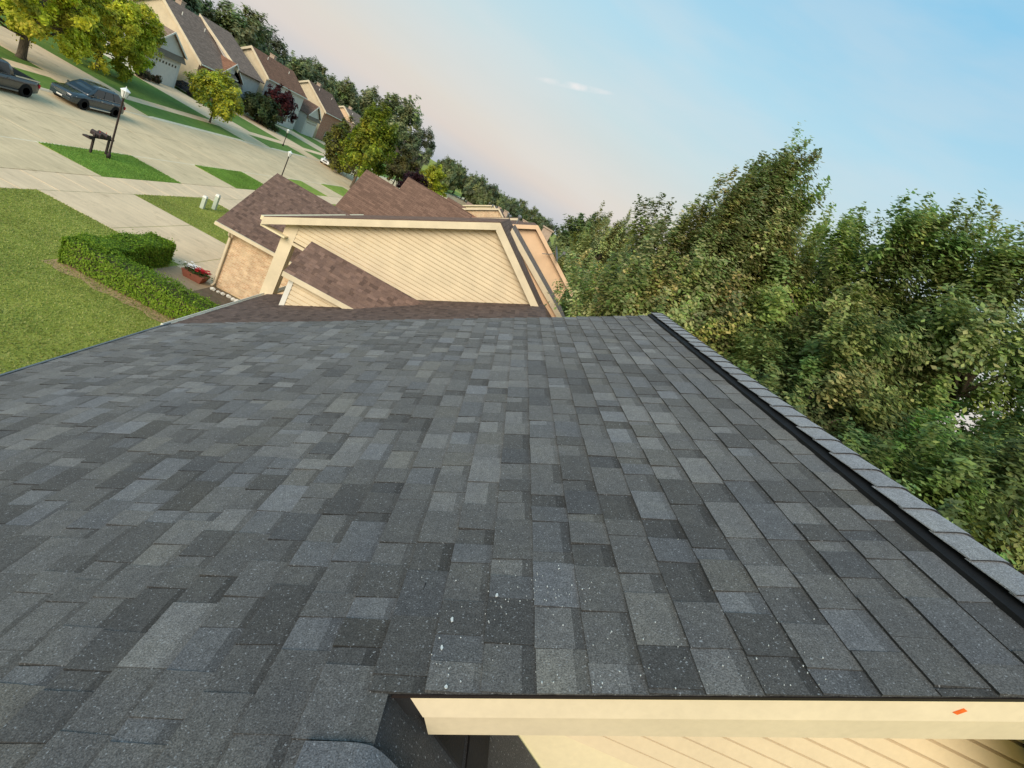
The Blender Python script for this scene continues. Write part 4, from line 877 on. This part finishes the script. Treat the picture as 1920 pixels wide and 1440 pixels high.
# ---------------------------------------------------------------- houses across the street
def far_house(label, yg, xf, yw, wtop, roofmat, sidm, frontm, ridge_x=-57.0, ridge_z=10.0, eave_x=-50.4, eave_z=4.7, length=10.0, red=True, inset=.5):
    h_ = thing('far_house', label, 'house', (-54, yw, 0))
    gw = 3.05; ez, rz = 4.35, 6.75; ov = .35
    # garage wing, gable to the street
    mb = MB(); slab_roof(mb, [(xf+.35, yg-gw-ov, ez-.05), (-57, yg-gw-ov, ez-.05), (-57, yg, rz), (xf+.35, yg, rz)], .12); slab_roof(mb, [(xf+.35, yg, rz), (-57, yg, rz), (-57, yg+gw+ov, ez-.05), (xf+.35, yg+gw+ov, ez-.05)], .12); mb.obj('garage_roof', roofmat, h_)
    mb = MB(); wall_face(mb, [(xf, yg-gw, 0), (xf, yg+gw, 0), (xf, yg+gw, ez), (xf, yg, rz-.14), (xf, yg-gw, ez)]); wall_face(mb, [(-56, yg-gw, 0), (xf, yg-gw, 0), (xf, yg-gw, ez), (-56, yg-gw, ez)]); wall_face(mb, [(xf, yg+gw, 0), (-56, yg+gw, 0), (-56, yg+gw, ez), (xf, yg+gw, ez)]); mb.obj('garage_wall', frontm, h_)
    mb = MB(); mb.hexa([(xf+.003, yg-gw-.2, 3.55), (xf+.55, yg-gw-.2, 3.5), (xf+.55, yg+gw+.2, 3.5), (xf+.003, yg+gw+.2, 3.55)], [(xf+.003, yg-gw-.2, 4.2), (xf+.1, yg-gw-.2, 4.15), (xf+.1, yg+gw+.2, 4.15), (xf+.003, yg+gw+.2, 4.2)]); mb.obj('pent_roof', 'pent_brown', h_)
    def rakeb(a, b):
        mb = MB(); a, b = Vector(a), Vector(b); X = Vector((.05, 0, 0)); dz = Vector((0, 0, .24)); mb.hexa([a, b, b+X, a+X], [a+dz, b+dz, b+X+dz, a+X+dz]); mb.obj('rake_board', 'white_trim', h_)
    rakeb((xf+.352, yg-gw-ov, ez-.22), (xf+.352, yg, rz-.17)); rakeb((xf+.352, yg, rz-.17), (xf+.352, yg+gw+ov, ez-.22))
    mb = MB(); mb.box((xf+.02, yg-2.5, .03), (xf+.05, yg+2.5, 3.1)); dr = mb.obj('garage_door', 'tan_door', h_)
    for i in range(8):
        mb = MB(); yy = yg-2.25+i*.6; mb.box((xf+.052, yy, 2.55), (xf+.062, yy+.3, 2.85)); mb.obj('door_pane', 'window_dark', dr)
    # taller block, gable end facing the camera
    y1 = yw+length; bx = 2*ridge_x-eave_x; sl = (ridge_z-eave_z)/(eave_x-ridge_x)
    mb = MB(); slab_roof(mb, [(eave_x, yw-.35, eave_z), (eave_x, y1, eave_z), (ridge_x, y1, ridge_z), (ridge_x, yw-.35, ridge_z)], .16); slab_roof(mb, [(bx, yw-.35, eave_z), (bx, y1, eave_z), (ridge_x, y1, ridge_z), (ridge_x, yw-.35, ridge_z)], .16); mb.obj('main_roof', roofmat, h_)
    wx = eave_x-.5
    mb = MB(); wall_face(mb, [(bx+.5, yw, 0), (wx, yw, 0), (wx, yw, eave_z+.2), (ridge_x, yw, ridge_z-.17), (bx+.5, yw, eave_z+.2)]); mb.obj('gable_wall', sidm, h_)
    wx = eave_x-inset
    mb = MB(); wall_face(mb, [(wx, yw, 0), (wx, y1-.3, 0), (wx, y1-.3, eave_z+.2), (wx, yw, eave_z+.2)]); wall_face(mb, [(wx, y1-.3, 0), (bx+.5, y1-.3, 0), (bx+.5, y1-.3, eave_z), (ridge_x, y1-.3, ridge_z-.2), (wx, y1-.3, eave_z)]); mb.obj('front_wall', 'red_brick' if red else 'grey_siding', h_)
    board2('main_rake_board', 'cream_paint', (eave_x, 0, eave_z), (ridge_x, 0, ridge_z), yw-.42, yw-.352, -.03, .42, h_); board2('main_rake_board', 'cream_paint', (bx, 0, eave_z), (ridge_x, 0, ridge_z), yw-.42, yw-.352, -.03, .42, h_)
    for k_ in (.35, .7):
        mb = MB(); yy = yw+length*k_; mb.box((wx+.004, yy-.5, .9), (wx+.05, yy+.5, 2.3)); f_ = mb.obj('window', 'white_trim', h_); mb = MB(); mb.box((wx+.052, yy-.42, .98), (wx+.06, yy+.42, 2.22)); mb.obj('pane', 'window_dark', f_)
    mb = MB(); mb.box((eave_x, yw-.3, eave_z-.2), (eave_x+.1, y1, eave_z-.03)); mb.obj('gutter', 'white_trim', h_)
    cy = yw+length*.62; mb = MB(); mb.box((ridge_x-1.9, cy-.45, ridge_z-2), (ridge_x-1.0, cy+.45, ridge_z+.55)); mb.box((ridge_x-1.98, cy-.53, ridge_z+.55), (ridge_x-.92, cy+.53, ridge_z+.68)); mb.obj('chimney', 'red_brick', h_)
    for q_, fr in ((.25, .8), (.75, .72)):
        px_ = eave_x+(ridge_x-eave_x)*fr; pz_ = eave_z+(ridge_z-eave_z)*fr; mb = MB(); mb.tube([(px_, yw+length*q_, pz_-.1), (px_, yw+length*q_, pz_+.45)], .06, 8); mb.obj('vent_pipe', 'gutter_white', h_)
    return h_
fA = far_house('far house with white garage door and row of small dark panes', 73.9, -51.0, 80.3, 0, 'roof_taupe', 'cream_siding', 'grey_siding', ridge_x=-57.9, ridge_z=9.95, eave_x=-50.4, eave_z=4.62, length=9.0)
fB = far_house('far house with tall blank cream gable beside the dark shrub', 88.3, -51.0, 99.6, 0, 'roof_rust', 'cream_siding', 'grey_siding', ridge_x=-55.6, ridge_z=10.35, eave_x=-51.2, eave_z=7.1, length=16, red=False)
fC = far_house('far house with orange-cream gable behind the red plum tree', 121.0, -51.0, 127.0, 0, 'roof_brown', 'cream_siding', 'grey_siding', ridge_x=-57.2, ridge_z=10.5, eave_x=-51.2, eave_z=6.4, length=14)
fD = far_house('far house with brown roof past the orange-cream gable', 148, -51.0, 153.0, 0, 'roof_taupe', 'peach_siding', 'grey_siding', ridge_x=-58, ridge_z=9.6, eave_x=-50.5, eave_z=5.0, length=14)
fE = far_house('far house small in the trees right of the tall lime tree', 178, -51.0, 184.0, 0, 'roof_brown', 'cream_siding', 'grey_siding', ridge_x=-58, ridge_z=10, eave_x=-50.5, eave_z=5.0, length=16)
fF = far_house('last far house with rust brown roof on the skyline', 214, -51.0, 220.0, 0, 'roof_rust', 'cream_siding', 'grey_siding', ridge_x=-58, ridge_z=10, eave_x=-50.5, eave_z=5.0, length=22)
# second parallel roof and rake of the first far house
board2('rear_rake_board', 'cream_paint', (-50.4, 0, 6.1), (-58.2, 0, 10.4), 88.6, 88.72, 0, .5, fA)
mb = MB(); slab_roof(mb, [(-50.4, 88.73, 6.0), (-50.4, 97, 6.0), (-58.2, 97, 10.3), (-58.2, 88.73, 10.3)], .15); mb.obj('rear_roof', 'roof_taupe', fA)
mb = MB(); wall_face(mb, [(-51, 89, 0), (-51, 96.6, 0), (-51, 96.6, 6), (-51, 89, 6)]); wall_face(mb, [(-58, 89, 0), (-51, 89, 0), (-51, 89, 5.8), (-58, 89, 10)]); mb.obj('rear_wall', 'grey_siding', fA)
# low shrubs in front of the first far garage
for i, (x, y, r_) in enumerate(((-50.2, 70.2, .7), (-49.8, 71.6, .55), (-49.9, 69.0, .5))):
    tree('foundation_shrub', 'small brown-green shrub at the corner of the far white garage', (x, y, 0), r_*1.7, (r_, r_, r_*.8), [(96, 76, 60), (84, 84, 50), (70, 70, 46)], 1500, 90+i, cz=r_*.8, up=.2, leaf=.1, shoot=.2, spread=.12, shape=.1, n_clump=24, n_shoot=60, trunk_r=.04, clump_r=.08, cat='shrub', group='shrubs at the far garage corner')

# ---------------------------------------------------------------- vehicles (built nose towards -Y)
def wheel(parent, x, y, r=.36, wd=.24, side=1):
    mb = MB(); mb.lathe([(r*.62, -wd/2), (r*.93, -wd/2), (r, -wd*.36), (r, wd*.36), (r*.93, wd/2), (r*.62, wd/2)], (x, y, r), 'X', 20); t_ = mb.obj('wheel', 'rubber', parent, local=True)
    mb = MB(); mb.lathe([(.02, wd/2*side-.02*side), (r*.2, wd/2*side-.005*side), (r*.25, wd*.40*side), (r*.58, wd*.42*side), (r*.62, wd*.5*side)], (x, y, r), 'X', 20); mb.obj('rim', 'metal_grey', t_, local=True)
def loft(name, mat, secs, parent, smooth=True):
    """secs: closed rings of equal length from one end to the other"""
    mb = MB(); n = len(secs[0])
    for s_ in secs: mb.v += [tuple(p) for p in s_]
    for i in range(len(secs)-1):
        for k_ in range(n):
            k2 = (k_+1) % n; mb.f.append((i*n+k_, i*n+k2, (i+1)*n+k2, (i+1)*n+k_))
    mb.f.append(tuple(range(n-1, -1, -1))); mb.f.append(tuple((len(secs)-1)*n+k_ for k_ in range(n)))
    mb.c = [None]*len(mb.f); mb.uv = [None]*len(mb.f)
    o = mb.obj(name, mat, parent, local=True)
    if smooth:
        o.data.polygons.foreach_set('use_smooth', [True]*len(o.data.polygons))
    return o
def panel(name, mat, pts, parent, off=.012):
    """thin solid panel standing just proud of the bodywork"""
    pts = [Vector(p) for p in pts]; n_ = (pts[1]-pts[0]).cross(pts[2]-pts[0]).normalized(); c_ = sum(pts, Vector())/len(pts)
    if n_.dot(c_-Vector((0, c_.y*.8, .7))) < 0: n_ = -n_
    mb = MB(); mb.hexa([p-n_*.02 for p in pts], [p+n_*off for p in pts]); return mb.obj(name, mat, parent, local=True)
def car(name, label, loc, rz, paint, L_=4.7, W_=1.86, Hh=1.7, kind='suv', trim='chrome', roofpaint=None):
    r = thing(name, label, 'pickup' if kind == 'pickup' else 'car', loc); hw = W_/2; f, b = -L_/2, L_/2
    belt = Hh*(.60 if kind != 'sedan' else .62); wr = .39 if kind != 'sedan' else .33
    if kind == 'suv': c0_, r0_, r1_, c1_ = f+1.25, f+2.15, b-.75, b-.12
    elif kind == 'pickup': c0_, r0_, r1_, c1_ = f+1.55, f+2.35, f+3.75, f+4.0
    else: c0_, r0_, r1_, c1_ = f+1.3, f+2.15, b-1.5, b-.6
    tail = belt+(.02 if kind != 'sedan' else -.02)
    def ring(y, h_, z0, zt):
        zs = z0+(zt-z0)*.62; half = [(h_*.84, z0), (h_*.96, z0+.07), (h_, z0+(zt-z0)*.35), (h_*.992, zs), (h_*.955, zt-.07), (h_*.87, zt-.012), (h_*.45, zt+.018)]
        return [(-x, y, z) for x, z in half]+[(x, y, z) for x, z in half[::-1]]
    st = [(f, .70, .40, belt-.34), (f+.05, .82, .32, belt-.24), (f+.20, .92, .27, belt-.16), (f+.55, .975, .25, belt-.11), (c0_-.1, 1, .24, belt-.03), (c0_+.6, 1, .24, belt), (b-1.0, 1, .24, tail), (b-.35, .985, .27, tail), (b-.08, .94, .33, tail-.03), (b, .84, .42, tail-.14)]
    loft('body', paint, [ring(y, hw*k_, z0, zt) for y, k_, z0, zt in st], r, True)
    rp = roofpaint or paint; gb, gt = hw*.90, hw*.70; zr = Hh-.02
    def gring(y, zt, w0=gb):
        t_ = (zt-belt)/(zr-belt); wt = gb+(gt-gb)*t_
        half = [(gb, belt-.04), (gb+(wt-gb)*.5+.012*t_, belt+(zt-belt)*.5), (wt, zt-.05*t_), (wt*.82, zt), (wt*.4, zt+.02*t_)]
        return [(-x, y, z) for x, z in half]+[(x, y, z) for x, z in half[::-1]]
    gs = [(c0_, belt+.005), (c0_+(r0_-c0_)*.5, belt+(zr-belt)*.56), (r0_, zr-.04), (r0_+.3, zr), ((r0_+r1_)/2, zr+.015), (r1_-.1, zr-.02), (r1_+.05, zr-.07), ((r1_+c1_)/2+.1, belt+(zr-belt)*.55), (c1_, belt+.005)]
    loft('cabin', rp, [gring(y, z) for y, z in gs], r, True)
    def side(s_, y, z):
        t_ = (z-belt)/(zr-belt); return Vector((s_*(gb+(gt-gb)*t_+.012), y, z))
    def wsx(t_): return gb+(gt-gb)*t_
    def front(x_, t_): return Vector((x_*wsx(t_), c0_+(r0_-c0_)*t_, belt+(zr-.04-belt)*t_))
    def rear(x_, t_): return Vector((x_*wsx(t_), c1_+(r1_+.05-c1_)*t_, belt+(zr-.07-belt)*t_))
    mb = MB(); o1 = Vector((0, -.03, .035)); P4 = [front(-.86, .10), front(.86, .10), front(.86, .90), front(-.86, .90)]; mb.hexa([p for p in P4], [p+o1 for p in P4]); mb.obj('windscreen', 'car_glass', r, local=True)
    o2 = Vector((0, .03, .035)); P4 = [rear(-.84, .2), rear(.84, .2), rear(.84, .88), rear(-.84, .88)]; mb = MB(); mb.hexa([p for p in P4], [p+o2 for p in P4]); mb.obj('rear_window', 'car_glass', r, local=True)
    z0w, z1w = belt+.045, zr-.12
    fy_, ry_ = f+.93, b-.98
    for s_ in (-1, 1):
        tw = (z1w-belt)/(zr-belt); yA0, yA1 = c0_+(r0_-c0_)*.18+.12, c0_+(r0_-c0_)*tw+.10; yB0, yB1 = c1_-.2, c1_+(r1_-c1_)*tw-.08
        cuts = {'suv': (0, .36, .70, 1), 'pickup': (0, .52, 1), 'sedan': (0, .52, 1)}[kind]
        for i in range(len(cuts)-1):
            g_ = .035; a_, e_ = cuts[i], cuts[i+1]
            l0 = yA0+(yB0-yA0)*a_+g_; l1 = yA1+(yB1-yA1)*a_+g_; h0 = yA0+(yB0-yA0)*e_-g_; h1 = yA1+(yB1-yA1)*e_-g_
            pts = [side(s_, l0, z0w), side(s_, h0, z0w), side(s_, h1, z1w), side(s_, l1, z1w)]; X_ = Vector((s_*.012, 0, .004)); I_ = Vector((-s_*.04, 0, 0))
            mb = MB(); mb.hexa([p+I_ for p in pts], [p+X_ for p in pts]); mb.obj('side_window', 'car_glass', r, local=True)
            yh = h0-.16
            mb = MB(); mb.box((s_*hw*.985, yh-.09, belt-.17), (s_*(hw*1.012), yh+.09, belt-.135)); mb.obj('door_handle', trim, r, local=True)
        mb = MB(); mb.tube([(s_*(gb+.02), yA0, belt+.025), (s_*(gb+.02), yB0, belt+.025)], .013, 6); mb.obj('belt_trim', trim, r, local=True)
        mb = MB(); mb.hexa([(s_*gb, yA0+.12, belt+.03), (s_*(hw+.17), yA0+.13, belt+.05), (s_*(hw+.17), yA0+.25, belt+.05), (s_*gb, yA0+.2, belt+.03)], [(s_*gb, yA0+.12, belt+.14), (s_*(hw+.17), yA0+.13, belt+.2), (s_*(hw+.17), yA0+.25, belt+.2), (s_*gb, yA0+.2, belt+.14)]); mb.obj('mirror', paint, r, local=True)
        mb = MB(); mb.hexa([(s_*hw*.46, f-.004, belt-.42), (s_*hw*.80, f+.05, belt-.42), (s_*hw*.925, f+.28, belt-.27), (s_*hw*.48, f+.05, belt-.28)], [(s_*hw*.46, f+.1, belt-.42), (s_*hw*.8, f+.16, belt-.42), (s_*hw*.88, f+.36, belt-.25), (s_*hw*.48, f+.16, belt-.24)]); mb.obj('headlight', 'lamp_glass', r, local=True)
        mb = MB(); mb.box((s_*hw*.66, b-.12, belt-.36), (s_*hw*.955, b-.015, belt-.12)); mb.obj('tail_light', 'petal_red', r, local=True)
        for yy in (fy_, ry_):
            mb = MB(); mb.lathe([(wr+.055, -.02), (wr+.055, .018), (wr+.02, .024)], (s_*(hw-.012), yy, wr+.015), 'X', 24); mb.obj('wheel_arch', 'rubber', r, local=True)
            wheel(r, s_*(hw-.095), yy, wr, .25, s_)
        mb = MB(); mb.box((s_*(hw*.93), fy_+.5, .25), (s_*(hw+.02), ry_-.5, .33)); mb.obj('running_board', trim, r, local=True)
        if kind == 'suv':
            mb = MB(); mb.tube([(s_*gt*.86, r0_+.15, zr-.01), (s_*gt*.86, r0_+.25, zr+.05), (s_*gt*.86, r1_-.3, zr+.05), (s_*gt*.86, r1_-.2, zr-.02)], .016, 6); mb.obj('roof_rail', trim, r, local=True)
    mb = MB(); mb.box((-hw*.44, f-.012, belt-.50), (hw*.44, f+.06, belt-.30)); g_ = mb.obj('grille', 'rubber', r, local=True)
    for i in range(3):
        mb = MB(); mb.box((-hw*.43, f-.018, belt-.48+i*.065), (hw*.43, f-.006, belt-.46+i*.065)); mb.obj('grille_bar', trim, g_, local=True)
    mb = MB(); mb.hexa([(-hw*.72, f-.06, .34), (hw*.72, f-.06, .34), (hw*.88, f+.16, .34), (-hw*.88, f+.16, .34)], [(-hw*.72, f-.05, .52), (hw*.72, f-.05, .52), (hw*.88, f+.16, .52), (-hw*.88, f+.16, .52)]); mb.obj('front_bumper', paint, r, local=True)
    mb = MB(); mb.hexa([(-hw*.88, b-.2, .34), (hw*.88, b-.2, .34), (hw*.74, b+.06, .34), (-hw*.74, b+.06, .34)], [(-hw*.88, b-.2, .54), (hw*.88, b-.2, .54), (hw*.74, b+.05, .54), (-hw*.74, b+.05, .54)]); mb.obj('rear_bumper', trim if kind == 'pickup' else paint, r, local=True)
    for yy, nm in ((f-.075, 'number_plate'), (b+.062, 'number_plate')):
        mb = MB(); mb.box((-.2, yy-.008, .40), (.2, yy+.008, .50)); mb.obj(nm, 'gutter_white', r, local=True)
    if kind == 'pickup':
        mb = MB(); mb.box((-hw*.80, c1_+.12, tail+.015), (hw*.80, b-.14, tail+.032)); mb.obj('bed_cover', 'rubber', r, local=True)
        for s_ in (-1, 1):
            mb = MB(); mb.box((s_*hw*.80, c1_+.08, tail-.01), (s_*hw*.93, b-.08, tail+.05)); mb.obj('bed_rail', 'chrome', r, local=True)
    r.rotation_euler.z = rz; return r
ZS = -0.088
car('parked_car', 'dark slate car with silver side trim parked behind the pickup', (-33.45, 42.0, ZS), 0, 'paint_slate', 4.85, 1.95, 1.82, 'suv', 'chrome')
car('pickup_truck', 'dark grey pickup truck cut off by the left edge', (-33.3, 33.9, ZS), 0, 'paint_charcoal', 5.8, 1.98, 1.85, 'pickup', 'metal_grey')
car('parked_car', 'black car standing on the drive by the far brick house', (-50.6, 78.5, 0.02), RAD(-92), 'paint_navy', 4.6, 1.82, 1.5, 'sedan', 'metal_grey')
car('parked_car', 'white car parked by the far kerb beneath the trees', (-33.4, 91.5, ZS), 0, 'paint_white', 4.7, 1.85, 1.65, 'suv', 'metal_grey')
car('parked_car', 'small silver car far down the street behind the roofs', (-24.0, 112, ZS), 0, 'paint_white', 4.5, 1.8, 1.5, 'sedan', 'metal_grey')

# ---------------------------------------------------------------- street furniture and small things
def lamp_post(label, x, y, h, group=None):
    r = thing('street_lamp', label, 'lamp post', (x, y, 0))
    mb = MB(); mb.lathe([(.11, 0), (.11, .25), (.07, .32), (.055, .6), (.05, h-.62), (.075, h-.58)], (0, 0, 0), n=12); mb.obj('post', 'post_brown', r, True, local=True)
    mb = MB(); mb.lathe([(.07, h-.58), (.13, h-.52), (.22, h-.18), (.2, h-.14)], (0, 0, 0), n=8); mb.obj('lantern', 'lamp_glass', r, local=True)
    mb = MB(); mb.lathe([(.26, h-.16), (.24, h-.12), (.1, h-.02), (.03, h+.02), (.02, h+.1)], (0, 0, 0), n=8); mb.obj('cap', 'lamp_glass', r, local=True)
    mb = MB()
    for k_ in range(4):
        a = math.pi/2*k_+.4; mb.tube([(.13*math.cos(a), .13*math.sin(a), h-.53), (.225*math.cos(a), .225*math.sin(a), h-.17)], .012, 5)
    mb.obj('lantern_bar', 'metal_grey', r, local=True); return r
lamp_post('tall lamp post with white lantern beside the double mailbox', -24.05, 32.5, 4.35)
lamp_post('distant thin lamp post at the second verge plot', -24.6, 56.2, 3.1)
lamp_post('distant lamp post on the far verge left of the white car', -37.5, 82.5, 2.6)
def mailbox():
    r = thing('double_mailbox', 'dark brown double mailbox on two posts beside the lamp', 'mailbox', (-24.55, 32.3, 0))
    for y in (-.52, .62):
        mb = MB(); mb.box((-.05, y-.05, -.05), (.05, y+.05, 1.08)); mb.box((-.075, y-.075, 1.08), (.075, y+.075, 1.12)); mb.hexa([(-.06, y-.06, 1.12), (.06, y-.06, 1.12), (.06, y+.06, 1.12), (-.06, y+.06, 1.12)], [(-.01, y-.01, 1.24), (.01, y-.01, 1.24), (.01, y+.01, 1.24), (-.01, y+.01, 1.24)]); mb.obj('post', 'post_brown', r, local=True)
    mb = MB(); mb.box((-.05, -.95, .92), (.05, .95, 1.0)); mb.obj('cross_bar', 'post_brown', r, local=True)
    for y in (-.22, .26):
        secs = []
        for x in (-.42, .18): secs.append([(x, y-.13, 1.002), (x, y-.13, 1.17), (x, y-.09, 1.25), (x, y, 1.29), (x, y+.09, 1.25), (x, y+.13, 1.17), (x, y+.13, 1.002)])
        mb = MB(); mb.hexa(secs[0], secs[1]); bx_ = mb.obj('box', 'post_brown', r, local=True)
        mb = MB(); mb.box((-.1, y+.131, 1.12), (-.07, y+.142, 1.34)); mb.obj('flag', 'petal_red', bx_, local=True)
    mb = MB(); mb.box((-.36, -.9, .82), (.1, -.6, .915)); mb.obj('newspaper_tube', 'post_brown', r, local=True)
    return r
mailbox()
for lab, x, y, h in (('shorter pale green utility pedestal on the grass plot', -18.15, 32.75, .85), ('taller pale green utility pedestal on the grass plot', -18.05, 33.85, 1.05)):
    r = thing('utility_pedestal', lab, 'pedestal', (x, y, 0))
    mb = MB(); mb.box((-.11, -.10, -.02), (.11, .10, h*.86)); mb.obj('base', 'pedestal', r, local=True)
    mb = MB(); mb.hexa([(-.13, -.12, h*.86), (.13, -.12, h*.86), (.13, .12, h*.86), (-.13, .12, h*.86)], [(-.09, -.08, h), (.09, -.08, h), (.09, .08, h), (-.09, .08, h)]); mb.obj('lid', 'gutter_white', r, local=True)
# planter of flowers
pl = thing('flower_planter', 'terracotta planter of red and white flowers by the garage corner', 'planter', (-11.75, 22.35, 0.02))
mb = MB(); mb.hexa([(-.38, -.24, 0), (.38, -.24, 0), (.38, .24, 0), (-.38, .24, 0)], [(-.5, -.32, .34), (.5, -.32, .34), (.5, .32, .34), (-.5, .32, .34)]); mb.obj('box', 'terracotta', pl, local=True)
def blossoms(name, mat, n, cx, cy, seed):
    r = random.Random(seed); mb = MB()
    for i in range(n):
        x, y, z = cx+r.gauss(0, .16), cy+r.gauss(0, .12), .42+r.uniform(0, .2); s_ = r.uniform(.04, .08)
        for k_ in range(5):
            a = 2*math.pi*k_/5+r.random(); mb.face([(x, y, z), (x+s_*math.cos(a-.5), y+s_*math.sin(a-.5), z+.02), (x+s_*1.3*math.cos(a), y+s_*1.3*math.sin(a), z+.01), (x+s_*math.cos(a+.5), y+s_*math.sin(a+.5), z+.02)])
    mb.obj(name, mat, pl, local=True)['kind'] = 'stuff'
blossoms('red_blossoms', 'petal_red', 60, .2, .02, 1); blossoms('white_blossoms', 'petal_white', 44, -.22, .02, 2)
rsn = np.random.default_rng(8); Pq = rsn.normal(0, 1, (500, 3))*[.26, .16, .06]+[0, 0, .42]
put('foliage', leaf_mesh('foliage', Pq, .05, np.tile(np.array(lin((70, 92, 44))[:3]), (500, 1)), rsn), pl, local=True)
# white edging stones along the garage wall
rq = random.Random(3)
stones = [(-10.75+i*.235+rq.uniform(-.04, .04), 22.18+rq.uniform(-.09, .09), rq.uniform(.10, .17)) for i in range(16)]
for i, (x, y, s_) in enumerate(stones):
    bm = bmesh.new(); bmesh.ops.create_icosphere(bm, subdivisions=1, radius=s_)
    for v in bm.verts: v.co = Vector((v.co.x*rq.uniform(.8, 1.25), v.co.y*rq.uniform(.8, 1.1), v.co.z*rq.uniform(.6, .8)))
    me = bpy.data.meshes.new('edging_stone'); bm.to_mesh(me); bm.free(); me.materials.append(MATS['rock_white'])
    o = put('edging_stone', me); o.location = (x, y, .03+s_*.45); tag(o, 'white edging stone in the row along the brick garage wall', 'stone', 'edging stones along the garage')
